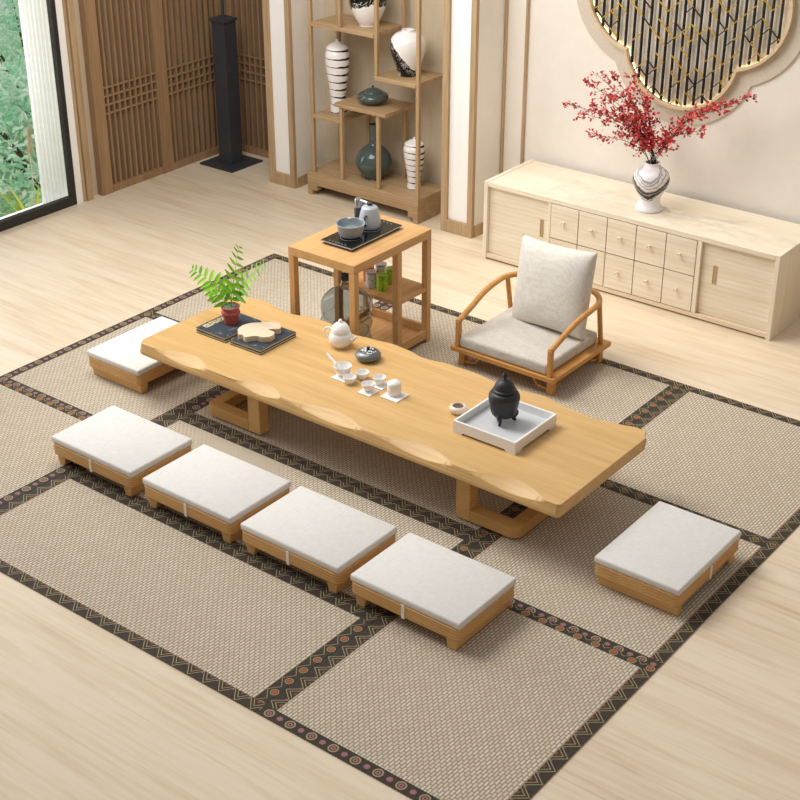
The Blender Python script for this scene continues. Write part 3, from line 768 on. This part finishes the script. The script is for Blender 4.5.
# ---------------- quatrefoil wall ornament ----------------
OX, OZ, OD = -4.326, 1.875, .308
def quat(rad, n=40):
    """outline of four overlapping circles"""
    pts = []
    a = (OD + math.sqrt(max(0, 2*rad*rad-OD*OD)))/2
    th = math.atan2(a, a-OD)
    for q in range(4):
        ang0 = q*PI/2
        for k in range(n):
            f = -th + 2*th*k/n
            x, z = OD+rad*math.cos(f), rad*math.sin(f)
            pts.append((x*math.cos(ang0)-z*math.sin(ang0), x*math.sin(ang0)+z*math.cos(ang0)))
    return pts
def inside(x, z, rad):
    return any((x-a)**2+(z-b)**2 < rad*rad for a, b in ((OD, 0), (-OD, 0), (0, OD), (0, -OD))) or (abs(x) < OD*.8 and abs(z) < OD*.8)
M['rimwood'] = wood('rim_pale_wood', '#D9C4A4', '#B99C76', 'x', board=.3, ring=.03, contrast=.3, streak=.4)
orn = thing('wall_ornament', 'four lobed wall ornament with black and gold bars above the sideboard', 'wall decoration', (OX, 8.54, OZ))
def annulus(r0, r1, y0, y1, name, m):
    bm = B(); A, C = quat(r0), quat(r1); n = len(A)
    V = [[bm.verts.new((p[0], y, p[1])) for p in P] for P, y in ((A, y0), (C, y0), (C, y1), (A, y1))]
    for k in range(4):
        for i in range(n): bm.faces.new((V[k][i], V[k][(i+1) % n], V[(k+1) % 4][(i+1) % n], V[(k+1) % 4][i]))
    return obj(name, bm, M[m], orn)
annulus(.405, .528, -.018, -.001, 'surround_band', 'surround')
annulus(.402, .420, -.062, -.018, 'rim', 'rimwood')

bm = B(); P = quat(.412); prism(bm, P, -.006, -.001, 'y')
t = NT('pale_wood_backing', .6, .3); o = t.sep(t.coord()); f = t.noise(t.comb(o[0], 0, t.m('MULTIPLY', o[2], .08)), 45, 3)
t.color(t.mix(f, hx('#DCCDB6'), hx('#F5ECDC'))); obj('backing_panel', bm, t.mat, orn)
bm = B(); sp = .0592; nb = 24
gb = B(); kb = B()
def clip_seg(p, q):
    """trim a segment to the outline"""
    ins = [t_ for t_ in [i/30 for i in range(31)] if inside(p[0]+(q[0]-p[0])*t_, p[1]+(q[1]-p[1])*t_, .396)]
    if len(ins) < 4: return None
    a, b = ins[0], ins[-1]
    return (p[0]+(q[0]-p[0])*a, p[1]+(q[1]-p[1])*a), (p[0]+(q[0]-p[0])*b, p[1]+(q[1]-p[1])*b)
bars = []
for i in range(-12, 13):
    x = i*sp
    # spans of z inside
    zs = [z/200 for z in range(-160, 161) if inside(x, z/200, .396)]
    if not zs: continue
    z0 = zs[0]; prev = zs[0]
    runs = []
    for z in zs[1:]+[99]:
        if z-prev > .02: runs.append((z0, prev)); z0 = z
        prev = z
    for a, b in runs:
        if b-a > .03: bars.append((x, a, b))
for x, a, b in bars:
    bm2 = B(); tube(bm2, [(x, -.036, a), (x, -.036, b)], .0100, 8); obj('black_bar', bm2, M['blacktube'], orn, smooth=40)
random.seed(5)
slope = .055
for i in range(-12, 12):
    x = i*sp
    for j in range(-16, 17):
        z = j*.110 + (0 if i % 2 == 0 else .055)
        r_ = random.random()
        # two choices: rising or falling link between neighbouring bars
        for up in (1, -1):
            if random.random() < .50: continue
            p, q = (x, z), (x+sp, z+up*slope)
            s_ = clip_seg(p, q)
            if not s_: continue
            gold_ = random.random() < .6
            g_ = B(); bar(g_, (s_[0][0], -.047, s_[0][1]), (s_[1][0], -.047, s_[1][1]), .006, .009, (0, 1, 0))
            obj('gold_link' if gold_ else 'black_link', g_, M['gold' if gold_ else 'blacktube'], orn)
t = NT('led_glow'); t.bsdf.inputs['Emission Color'].default_value = hx('#FFE9B0'); t.bsdf.inputs['Emission Strength'].default_value = 6
bm = B(); P1 = quat(.4045)
for a, b in zip(P1, P1[1:]+P1[:1]): bar(bm, (a[0], -.012, a[1]), (b[0], -.014, b[1]), .003, .003, (0, 1, 0))
obj('led_strip', bm, t.mat, orn)

# ---------------- open display shelf ----------------
sh = thing('display_shelf', 'tall open oak display shelf with staggered boards in the alcove', 'shelf', (-6.715, 8.32, 0))
def sp_(name, x0, x1, y0, y1, z0, z1, m='shelf', bev=.003):
    bm = B(); box(bm, x0+6.715, x1+6.715, y0-8.32, y1-8.32, z0, z1, bev); return obj(name, bm, M[m], sh)
SX0, SX1, SF, SBk = -7.262, -6.178, 8.14, 8.505
sp_('base_board', SX0, SX1, SF, SBk, .085, .188)
bm = B()
for x0, x1 in ((SX0, SX0+.075), (SX1-.075, SX1)):
    for y0, y1 in ((SF, SF+.05), (SBk-.05, SBk)):
        bm = B(); sg = 1 if x0 == SX0 else -1; a = (x0 if sg == 1 else x1)+6.715
        prism(bm, [(a, 0), (a+sg*.045, 0), (a+sg*.045, .04), (a+sg*.095, .04), (a+sg*.095, .086), (a, .086)], y0-8.32, y1-8.32, 'y'); obj('foot', bm, M['shelf'], sh, bevel=.002)
sp_('side_rail', SX1-.03, SX1-.001, SF+.05, SBk-.05, 0, .086); sp_('side_rail', SX0+.001, SX0+.03, SF+.05, SBk-.05, 0, .086)
pw = .028
def post(x, y, z0, z1): sp_('post', x-pw/2, x+pw/2, y-pw/2, y+pw/2, z0, z1, 'shelfz')
yf_, yb_ = SF+.022, SBk-.022
for y in (yf_, yb_):
    post(-7.205, y, .189, 2.6); post(-6.195, y, .189, 2.6)
    post(-6.918, y, .189, .748); post(-6.565, y, .189, .748)
    post(-6.915, y, 1.356, 2.6); post(-6.575, y, 1.053, 2.6)
def board(x0, x1, zt): sp_('shelf_board', x0, x1, SF+.004, SBk-.004, zt-.030, zt)
board(-7.19, -6.59, 1.355); board(-6.588, -6.21, 1.052); board(-6.975, -6.485, .782); board(-7.19, -6.925, .655)
sp_('top_board', -7.215, -6.18, SF+.004, SBk-.004, 2.601, 2.631)

def stripe_mat(name, n, z0, z1):
    t = NT(name, .2, .5); o = t.sep(t.coord()); nz = t.noise(t.coord(), 9, 3); nf = t.noise(t.coord(), 50, 3)
    ang = t.m('ARCTAN2', o[1], o[0])
    zz = t.m('ADD', o[2], t.m('MULTIPLY', t.m('SINE', t.m('ADD', ang, .5)), .008)); zz = t.m('ADD', zz, t.m('MULTIPLY', nz, .014))
    fr = t.m('FRACT', t.m('MULTIPLY', zz, n/(z1-z0)))
    wid = t.m('MULTIPLY_ADD', t.m('SINE', t.m('ADD', ang, 3.6)), -.16, .24); wid = t.m('MULTIPLY_ADD', t.m('SUBTRACT', nf, .5), .22, wid)
    k = t.m('LESS_THAN', fr, wid)
    t.color(t.mix(k, hx('#F1EEEC'), hx('#121213'))); return t.mat
def lidded_jar(name, label, loc, H, W, n):
    r = thing(name, label, 'vase', loc)
    s_ = W/2
    pr = [(0, 0), (s_*.66, 0), (s_*.68, H*.01), (s_*.62, H*.12), (s_*.70, H*.30), (s_*.88, H*.50), (s_, H*.70), (s_*.98, H*.80), (s_*.80, H*.855), (s_*.72, H*.862)]
    bm = B(); lathe(bm, smooth_prof(pr, 4)+[(0, H*.86)], 44)
    obj('jar_body', bm, stripe_mat(name+'_stripes', n, 0, H*.85), r, smooth=50)
    bm = B(); lathe(bm, smooth_prof([(s_*.90, H*.862), (s_*.88, H*.885), (s_*.5, H*.93), (s_*.16, H*.955), (s_*.09, H*.965), (s_*.13, H*.982), (s_*.08, H*.997), (0, H)], 3), 36); obj('lid', bm, M['white_porcelain'], r, smooth=50)
lidded_jar('striped_jar', 'tall white lidded jar with thin black stripes on the left shelf board', (-7.085, 8.32, .655), .56, .185, 8)
lidded_jar('striped_jar', 'short white lidded jar with black stripes on the shelf base', (-6.375, 8.35, .188), .395, .16, 7)

gj = thing('lidded_pot', 'squat grey green glazed lidded pot on the middle shelf board', 'pot', (-6.735, 8.31, .782))
bm = B(); lathe(bm, smooth_prof([(0, 0), (.055, 0), (.075, .008), (.11, .035), (.118, .055), (.105, .075), (.07, .09)], 4), 44); obj('pot_body', bm, M['glaze'], gj, smooth=True)
bm = B(); lathe(bm, smooth_prof([(.073, .088), (.07, .096), (.04, .112), (.012, .118), (.009, .124), (.010, .132), (.004, .138), (0, .139)], 4), 36); obj('lid', bm, M['glaze'], gj, smooth=True)
bv = obj('bottle_vase', lathe(B(), smooth_prof([(0, 0), (.075, 0), (.075, .012), (.10, .035), (.135, .10), (.14, .14), (.12, .20), (.075, .245), (.038, .275), (.032, .33), (.033, .425)], 5) + [(.026, .425), (.024, .36), (0, .35)], 48), M['glaze'], smooth=60)
bv.location = (-6.75, 8.335, .188); tag(bv, 'grey green glazed bottle vase with long narrow neck on the shelf base', 'vase')
def swoosh(name, dirv, off, w_):
    t = NT(name, .18, .5); o = t.sep(t.coord()); n1 = t.noise(t.coord(), 7, 3, .6); n2 = t.noise(t.mapping(t.coord(), (1, 1, 1), rot=(0, R(38), 0)), 26, 4, .7)
    d = t.m('ADD', t.m('MULTIPLY', o[0], dirv[0]), t.m('ADD', t.m('MULTIPLY', o[1], dirv[1]), t.m('MULTIPLY', o[2], dirv[2])))
    d = t.m('ADD', d, t.m('MULTIPLY', t.m('SUBTRACT', n1, .5), .10)); e = t.m('SUBTRACT', t.m('ABSOLUTE', t.m('SUBTRACT', d, off)), w_)
    k = t.m('LESS_THAN', e, 0); br = t.m('LESS_THAN', t.m('ABSOLUTE', t.m('SUBTRACT', n2, .47)), .012)
    edge = t.m('GREATER_THAN', e, -w_*.65); br = t.m('MULTIPLY', br, edge)
    k = t.m('MULTIPLY', k, t.m('SUBTRACT', 1, br))
    t.color(t.mix(k, hx('#F0EDEA'), hx('#0E0E0F'))); return t.mat
pr = [(0, 0), (.066, 0), (.072, .012), (.085, .05), (.118, .14), (.134, .215), (.126, .275), (.09, .315), (.052, .328), (.048, .345)]
wv = obj('vase', lathe(B(), smooth_prof(pr, 4)+[(.040, .345), (.040, .30), (0, .29)], 48), swoosh('black_sweep_glaze', (.95, .35, .8), .035, .075), smooth=60)
wv.location = (-6.412, 8.320, 1.052); wv.scale = (.97, .97, .96); tag(wv, 'rounded white vase with a black diagonal sweep on the right shelf board', 'vase')
pr = [(0, 0), (.062, 0), (.068, .010), (.100, .06), (.132, .14), (.142, .215), (.130, .275), (.09, .315), (.052, .328), (.048, .345)]
wv2 = obj('vase', lathe(B(), smooth_prof(pr, 4)+[(.040, .345), (.040, .30), (0, .29)], 48), swoosh('black_brush_glaze', (-.30, .2, .9), .15, .05), smooth=60)
wv2.location = (-6.79, 8.33, 1.355); tag(wv2, 'white vase with black brushstrokes on the topmost visible board, cut by the photo top', 'vase')

# ---------------- black column stand in the corner ----------------
ls = thing('floor_lamp', 'tall black square pillar lamp base with thin rod in the lattice corner', 'lamp', (-8.245, 8.30, 0))
bm = B(); box(bm, -.185, .185, -.185, .185, 0, .014, .003); obj('base_plate', bm, M['black'], ls)
bm = B(); box(bm, -.068, .068, -.068, .068, .0142, 1.175, .003); obj('pillar', bm, M['black'], ls)
bm = B(); box(bm, -.08, .08, -.08, .08, 1.1752, 1.20, .004); obj('cap_plate', bm, M['black'], ls)
bm = B(); lathe(bm, [(.0, 1.2), (.011, 1.2), (.011, 2.4), (0, 2.4)], 16); obj('rod', bm, M['black'], ls, smooth=40)
bm = B(); lathe(bm, [(.12, 2.1), (.17, 2.1), (.17, 2.5), (.165, 2.5), (.165, 2.105), (.0, 2.45)][:5], 32); obj('lamp_shade', bm, M['linen'], ls, smooth=40)

# ---------------- things on the low table ----------------
Tz = TT
# books
t = NT('navy_book_cover', .45, .4); o = t.coord(); n1 = t.noise(o, 22, 4, .6); n2 = t.noise(o, 60, 3)
c = t.mix(t.m('GREATER_THAN', n1, .63), t.mix(n2, hx('#262E38'), hx('#414C58')), hx('#6F6C58')); t.color(c); M['cover'] = t.mat
t = NT('cover_title_patch', .6, .3); t.color(t.ramp(t.noise(t.coord(), 90, 2), [(.4, '#5A5B50'), (.55, '#CDBF98')])); M['patch'] = t.mat
t = NT('page_block', .8, .2); o = t.sep(t.coord()); t.color(t.ramp(t.m('FRACT', t.m('MULTIPLY', o[2], 500)), [(.2, '#CDBFA0'), (.7, '#EFE6CE')])); M['pages'] = t.mat
def book(x, y, z, rz, label, patch=False):
    b_ = thing('book', label, 'book', (x, y, z), rz)
    w_, h_, th = .116, .150, .015
    bm = B(); box(bm, -w_, w_, -h_, h_, 0, .0022); box(bm, -w_, w_, -h_, h_, th-.0022, th); box(bm, -w_, w_, h_-.003, h_, .0022, th-.0022)
    obj('cover', bm, M['cover'], b_)
    bm = B(); box(bm, -w_+.004, w_-.004, -h_+.004, h_-.003, .0023, th-.0023); obj('pages', bm, M['pages'], b_)
    if patch:
        bm = B(); box(bm, -.105, -.062, -.115, .06, th, th+.0004); obj('title_patch', bm, M['patch'], b_)
book(-5.470, 5.412, Tz, 0, 'lower navy book of the pair under the potted fern')
book(-5.472, 5.414, Tz+.0152, R(-1), 'upper navy book lying directly under the potted fern', True)
book(-5.210, 5.418, Tz, R(.5), 'lower navy book of the pair under the pale wood slab')
book(-5.211, 5.420, Tz+.0152, R(1), 'upper navy book lying directly under the pale wood slab')
# raw slab
pts = [(-5.323, 5.351), (-5.337, 5.40), (-5.325, 5.45), (-5.29, 5.49), (-5.245, 5.53), (-5.20, 5.545), (-5.165, 5.525), (-5.15, 5.495), (-5.185, 5.462), (-5.19, 5.452), (-5.14, 5.447), (-5.122, 5.40), (-5.149, 5.362), (-5.18, 5.356), (-5.202, 5.340), (-5.222, 5.308), (-5.255, 5.318), (-5.279, 5.308), (-5.295, 5.33)]
pts = smooth_prof([((a+5.23)*1.05, (b-5.43)*1.05) for a, b in pts+pts[:1]], 4)[:-1]
rd = obj('wood_slab', prism(B(), pts, 0, .034), M['slab'], bevel=.002)
rd.location = (-5.235, 5.425, Tz+.0305); tag(rd, 'small raw pale wood slab with a jagged outline lying on navy books', 'wood slab')
# fern
pf = thing('potted_fern', 'small bright green fern in a rose coloured clay pot on navy books', 'potted plant', (-5.478, 5.44, Tz+.0308))
bm = B(); lathe(bm, smooth_prof([(0, 0), (.036, 0), (.040, .003), (.044, .03), (.046, .05)], 3)+[(.053, .056), (.055, .066), (.052, .076), (.045, .080), (.044, .088), (.054, .096), (.056, .104), (.050, .105), (.045, .092), (0, .09)], 36); obj('pot', bm, M['terracotta'], pf, smooth=45)
bm = B(); lathe(bm, [(.047, .088), (.047, .096), (.02, .100), (0, .101)], 28); obj('gravel', bm, M['gravel'], pf, smooth=True)
t = NT('fern_green', .5, .4); oi = t.n.new('ShaderNodeNewGeometry').outputs['Random Per Island']
t.color(t.ramp(oi, [(0, '#5FA11C'), (.5, '#86C22B'), (1, '#A8DA4A')])); t.bsdf.inputs['Subsurface Weight'].default_value = 0; M['fern'] = t.mat
random.seed(21)
def frond(tip, mid, L0, n, label=None):
    bm = B(); pth = smooth_prof([(0, 0, .095), mid, tip], 10); tube(bm, pth, [.0025-.0018*i/len(pth) for i in range(len(pth))], 6)
    pts = [Vector(p) for p in pth]
    for k in range(n):
        u = .25+.75*k/(n-1); f = u*(len(pts)-1); i = min(int(f), len(pts)-2); p = pts[i].lerp(pts[i+1], f-i); d = (pts[i+1]-pts[i]).normalized()
        s_ = d.cross(Vector((0.2, -.75, .65))).normalized(); L = L0*(1.0-.70*u**1.5)
        for sg in (-1, 1):
            dd = (s_*sg + d*.45 + Vector((0, 0, .05))).normalized()
            w_ = L*.34; nn = s_.cross(d).normalized(); si = dd.cross(nn).normalized(); c = p + d*(.004*sg)
            V = []
            prof = [(0, .1), (.12, .8), (.35, 1), (.6, .85), (.82, .5), (1, 0)]
            le, ri, ce = [], [], []
            for a, b in prof:
                q = c + dd*L*a - Vector((0, 0, 1))*L*.12*a*a
                ce.append(bm.verts.new(q)); le.append(bm.verts.new(q + si*w_*b*.5 + nn*w_*.12*b)); ri.append(bm.verts.new(q - si*w_*b*.5 + nn*w_*.12*b))
            for a in range(len(prof)-1):
                bm.faces.new((ce[a], ce[a+1], le[a+1], le[a])); bm.faces.new((ce[a+1], ce[a], ri[a], ri[a+1]))
    return obj('frond', bm, M['fern'], pf)
frond((-.265, -.02, .265), (-.12, 0, .21), .115, 8)
frond((.115, -.02, .50), (.045, 0, .30), .112, 8)
frond((.30, -.02, .45), (.13, .0, .29), .105, 8)
frond((-.10, -.06, .18), (-.05, -.03, .16), .085, 5)
frond((.07, .08, .24), (.02, .03, .19), .09, 5)
# teapot
tp = thing('teapot', 'small round white porcelain teapot with domed lid near the back edge', 'teapot', (-4.815, 5.635, Tz))
bm = B(); lathe(bm, smooth_prof([(0, 0), (.034, 0), (.038, .003), (.056, .022), (.067, .045), (.064, .070), (.055, .090), (.050, .097)], 4), 44); obj('pot_body', bm, M['white_porcelain'], tp, smooth=True)
bm = B(); lathe(bm, smooth_prof([(.0535, .0955), (.054, .100), (.047, .122), (.028, .143), (.009, .150), (.009, .155), (.011, .161), (.006, .168), (0, .169)], 4), 40); obj('lid', bm, M['white_porcelain'], tp, smooth=True)
bm = B(); tube(bm, smooth_prof([(.055, .012, .045), (.078, .018, .058), (.094, .022, .078)], 5), [.014, .0135, .013, .012, .011, .010, .009, .008, .0075, .007, .007], 12); obj('spout', bm, M['white_porcelain'], tp, smooth=True)
bm = B(); tube(bm, smooth_prof([(-.045, -.012, .088), (-.068, -.018, .105), (-.090, -.024, .095), (-.092, -.026, .068), (-.078, -.022, .045), (-.056, -.016, .038)], 5), .0062, 10); obj('handle', bm, M['white_porcelain'], tp, smooth=True)
# incense burner
ib = thing('incense_burner', 'flat round grey metal incense burner with pierced lid beside the teapot', 'incense burner', (-4.588, 5.600, Tz))
bm = B(); lathe(bm, smooth_prof([(0, 0), (.040, 0), (.058, .008), (.071, .026), (.069, .040), (.054, .053), (.046, .056)], 4)+[(.046, .050), (0, .045)], 44); obj('burner_body', bm, M['pewter'], ib, smooth=50)
t = NT('pierced_lid', .35, .5); vo = t.n.new('ShaderNodeTexVoronoi'); vo.inputs['Scale'].default_value = 75; t.l.new(t.coord(), vo.inputs['Vector'])
t.color(t.ramp(vo.outputs['Distance'], [(.40, '#D8D8DA'), (.5, '#101010')], 'CONSTANT'))
bm = B(); lathe(bm, [(.047, .054), (.038, .061), (.02, .067), (0, .069)], 36); obj('lid', bm, t.mat, ib, smooth=True)
bm = B(); lathe(bm, [(0, .066), (.008, .067), (.010, .074), (.005, .080), (0, .081)], 16); obj('lid_knob', bm, M['iron'], ib, smooth=True)
# coasters, cups
def coaster(x, y, w_, label, rz=0):
    bm = B(); box(bm, -w_, w_, -w_, w_, 0, .006, .002); c = obj('coaster', bm, M['white_porcelain']); c.location = (x, y, Tz); c.rotation_euler = (0, 0, rz); tag(c, label, 'coaster', 'square white coasters'); return Tz+.0062
def cup(x, y, z, r, h, label, name='tea_cup', cat='cup'):
    pr = [(0, 0), (r*.48, 0), (r*.50, h*.10), (r*.72, h*.28), (r*.93, h*.62), (r, h), (r*.94, h), (r*.86, h*.62), (r*.62, h*.30), (0, h*.20)]
    bm = B(); lathe(bm, smooth_prof(pr, 3), 36); o_ = obj(name, bm, M['white_porcelain'], smooth=True); o_.location = (x, y, z); tag(o_, label, cat, 'white porcelain tea cups' if name == 'tea_cup' else None); return o_
z1 = coaster(-4.557, 5.352, .050, 'square white coaster under the side handled pouring bowl')
z2 = coaster(-4.345, 5.300, .042, 'square white coaster under the nearest tea cup')
z3 = coaster(-4.340, 5.398, .042, 'square white coaster under the tea cup behind the nearest one')
z4 = coaster(-4.205, 5.350, .056, 'square white coaster under the lidded canister, rightmost')
pb = thing('pouring_bowl', 'white porcelain pouring bowl with straight side handle on its coaster', 'bowl', (-4.572, 5.362, z1))
bm = B(); lathe(bm, smooth_prof([(0, 0), (.022, 0), (.024, .004), (.037, .017), (.046, .036), (.049, .056), (.046, .056), (.042, .036), (.032, .018), (0, .011)], 3), 40); obj('bowl_body', bm, M['white_porcelain'], pb, smooth=True)
bm = B(); tube(bm, [(-.042, .003, .044), (-.098, .012, .070), (-.125, .016, .083)], [.0068, .0075, .0088], 14); obj('handle', bm, M['white_porcelain'], pb, smooth=40)
cup(-4.487, 5.318, Tz, .037, .040, 'white tea cup standing on bare wood in front of the pouring bowl')
cup(-4.468, 5.402, Tz, .037, .040, 'white tea cup on bare wood between the pouring bowl and the burner')
cup(-4.350, 5.305, z2, .036, .042, 'nearest white tea cup, on a square coaster')
cup(-4.348, 5.400, z3, .036, .042, 'white tea cup on a coaster directly behind the nearest cup')
cn = thing('canister', 'small white domed lidded canister on the rightmost square coaster', 'canister', (-4.215, 5.358, z4))
bm = B(); lathe(bm, smooth_prof([(0, 0), (.030, 0), (.034, .004), (.038, .02), (.038, .045), (.036, .052)], 3), 36); obj('canister_body', bm, M['white_porcelain'], cn, smooth=True)
bm = B(); lathe(bm, smooth_prof([(.0375, .0525), (.038, .058), (.034, .070), (.020, .080), (.010, .083), (0, .084)], 3), 36); obj('lid', bm, M['white_porcelain'], cn, smooth=True)
# tray with censer
tr = thing('tray', 'square white lacquered footed tray holding the black censer', 'tray', (-3.549, 5.416, Tz))
a_ = .188
def traypanel(horizontal, s_):
    bm = B(); pts = [(-a_, .0), (-a_+.052, .0), (-a_+.062, .012), (a_-.062, .012), (a_-.052, .0), (a_, 0), (a_, .068), (-a_, .068)]
    if horizontal: prism(bm, pts, min(s_*a_, s_*(a_-.011)), max(s_*a_, s_*(a_-.011)), 'y')
    else:
        pts = [(x*(a_-.0112)/a_, z) for x, z in pts]; prism(bm, pts, min(s_*a_, s_*(a_-.011)), max(s_*a_, s_*(a_-.011)), 'x')
    obj('side', bm, M['white_tray'], tr)
for s_ in (-1, 1): traypanel(True, s_); traypanel(False, s_)
bm = B(); box(bm, -a_+.0115, a_-.0115, -a_+.0115, a_-.0115, .020, .028); obj('tray_floor', bm, M['trayfloor'], tr)
cz = Tz+.028
ce = thing('censer', 'black cast iron lidded censer on three curled feet inside the white tray', 'censer', (-3.572, 5.436, cz), R(20))
ce.scale = (.95, .95, .98)
pr = [(0, .034), (.035, .034), (.055, .040), (.068, .060), (.076, .100), (.083, .135), (.084, .150), (.075, .170), (.060, .178), (.056, .183)]
bm = B(); lathe(bm, smooth_prof(pr, 4), 48)
for v in bm.verts:
    a = math.atan2(v.co.y, v.co.x); r_ = math.hypot(v.co.x, v.co.y)
    if r_ > .03 and v.co.z < .16: k = 1+.012*math.cos(a*12); v.co.x *= k; v.co.y *= k
obj('censer_body', bm, M['iron'], ce, smooth=True)
bm = B(); lathe(bm, smooth_prof([(.062, .180), (.064, .188), (.056, .194), (.055, .205), (.045, .225), (.030, .238), (.022, .243), (.008, .246), (.007, .253), (.015, .262), (.012, .272), (.003, .290), (0, .292)], 4), 40); obj('lid', bm, M['iron'], ce, smooth=True)
for k in range(3):
    a = R(-95 + 120*k); ca, sa = math.cos(a), math.sin(a)
    pp = [(.048, .070), (.066, .052), (.060, .030), (.052, .018), (.060, .008), (.070, .010)]
    bm = B(); tube(bm, smooth_prof([(r_*ca, r_*sa, z) for r_, z in pp], 4), [.010, .012, .014, .0155, .016, .0155, .014, .013, .012, .011, .010, .0095, .009, .0085, .008, .0078, .0075, .007, .0068, .0065, .006], 10)
    obj('foot', bm, M['iron'], ce, smooth=True)
# cream bowl with brown inside
cbw = thing('tea_bowl', 'small cream bowl with brown contents beside the white tray', 'bowl', (-3.838, 5.413, Tz))
bm = B(); lathe(bm, smooth_prof([(0, 0), (.026, 0), (.038, .006), (.047, .020), (.044, .034), (.034, .041), (.030, .040), (.029, .034)], 4)+[(.028, .025), (0, .02)], 40); obj('bowl_body', bm, plain('cream_ceramic', '#E9DDCB', .35), cbw, smooth=True)
bm = B(); lathe(bm, [(.0295, .033), (.02, .034), (0, .035)], 30); obj('contents', bm, plain('brown_tea', '#6E5242', .5, var=.15, scale=200), cbw, smooth=True)

# ---------------- garden outside the window ----------------
def leafmat(name, cols_):
    t = NT(name, .6, .3); oi = t.n.new('ShaderNodeNewGeometry').outputs['Random Per Island']
    c = t.ramp(oi, [(i/(len(cols_)-1), c) for i, c in enumerate(cols_)]); t.color(c)
    tl = t.n.new('ShaderNodeBsdfTranslucent'); t.l.new(c, tl.inputs[0]); mx = t.n.new('ShaderNodeMixShader'); mx.inputs[0].default_value = .45
    t.l.new(t.bsdf.outputs[0], mx.inputs[1]); t.l.new(tl.outputs[0], mx.inputs[2]); t.l.new(mx.outputs[0], t.n['Material Output'].inputs[0])
    return t.mat
LM = leafmat('glare_white_leaves', ['#A0E2C2', '#CBF5DD', '#F0FFF6', '#FFFFFF'])  # outdoor glare and highlights put into the leaf colours as white
LM2 = leafmat('yellow_green_blades', ['#C9D83A', '#EDEE5E', '#DDF59A'])
def bush(loc, rx, ry, rz, n, seed, label):
    random.seed(seed); r = thing('shrub', label, 'shrub', loc)
    lb = B()
    for i in range(n):
        a = random.uniform(0, 2*PI); b = math.acos(random.uniform(-.2, 1)); k = random.uniform(.72, 1.03)
        p = Vector((rx*k*math.sin(b)*math.cos(a), ry*k*math.sin(b)*math.sin(a), rz*(.15+.85*k*max(0, math.cos(b)))))
        p += Vector((mnoise.noise(p*2.5+Vector((seed, 0, 0)))*.25, mnoise.noise(p*2.5+Vector((0, seed, 0)))*.25, 0))
        add_leaf(lb, p, Vector((random.gauss(0, 1), random.gauss(0, 1), random.gauss(0, .7))), Vector((random.gauss(.6, 1), random.gauss(-.6, 1), random.gauss(1, .6))).normalized(), random.uniform(.05, .13), random.uniform(.02, .04))
    obj('leaves', lb, LM, r)
    bm = B()
    for i in range(14):
        a = random.uniform(0, 2*PI); q = Vector((rx*.6*math.cos(a), ry*.6*math.sin(a), rz*random.uniform(.5, .9)))
        tube(bm, [(0, 0, 0), q*.5+Vector((0, 0, .1)), q], [.02, .014, .006], 6)
    obj('branches', bm, M['stem'], r)
bush((-10.0, 7.75, -.6), .95, 1.0, 1.25, 6500, 1, 'leafy mint green shrub just outside the window glass')
bush((-10.4, 6.3, -.6), 1.0, 1.0, 1.1, 4500, 2, 'lower green shrub outside at the left edge of the window')
bush((-11.6, 9.0, -.6), 1.2, 1.2, 1.9, 6500, 3, 'taller pale green shrub farther out in the garden')
bush((-12.6, 10.8, -.6), 1.4, 1.4, 2.4, 5500, 4, 'most distant washed out green shrub at the top of the window view')
bush((-11.8, 7.4, -.6), 1.2, 1.2, 1.5, 4500, 5, 'green shrub in the second row behind the nearest shrubs')
yg = thing('yellow_grass', 'yellow green bladed plant with a feathery plume outside the window', 'plant', (-9.25, 7.02, -.6))
random.seed(4); bm = B()
for i in range(16):
    a = random.uniform(0, 2*PI); L = random.uniform(.45, .85); d = Vector((math.cos(a)*.30, math.sin(a)*.30, 1)); sd = Vector((-math.sin(a), math.cos(a), 0))
    prev = None
    for k in range(7):
        u = k/6; c = d*L*u + Vector((math.cos(a), math.sin(a), -.35))*.20*u*u; w_ = .022*(1-u)**.6+.001
        cur = (bm.verts.new(c-sd*w_), bm.verts.new(c+sd*w_))
        if prev: bm.faces.new((prev[0], prev[1], cur[1], cur[0]))
        prev = cur
obj('blades', bm, LM2, yg)
bm = B(); tube(bm, [(0, 0, 0), (.01, .02, .75), (.02, .03, .9)], [.008, .006, .004], 6)
for i in range(260):
    u = random.random(); c = Vector((.01+.01*u, .02+.01*u, .78+.24*u)); add_leaf(bm, c, Vector((random.gauss(0, .6), random.gauss(0, .6), 1)), Vector((random.gauss(0, 1), random.gauss(0, 1), .2)).normalized(), .05*(1.1-u*.6), .007)
obj('plume', bm, plain('straw_plume', '#E9DFC0', .8), yg)
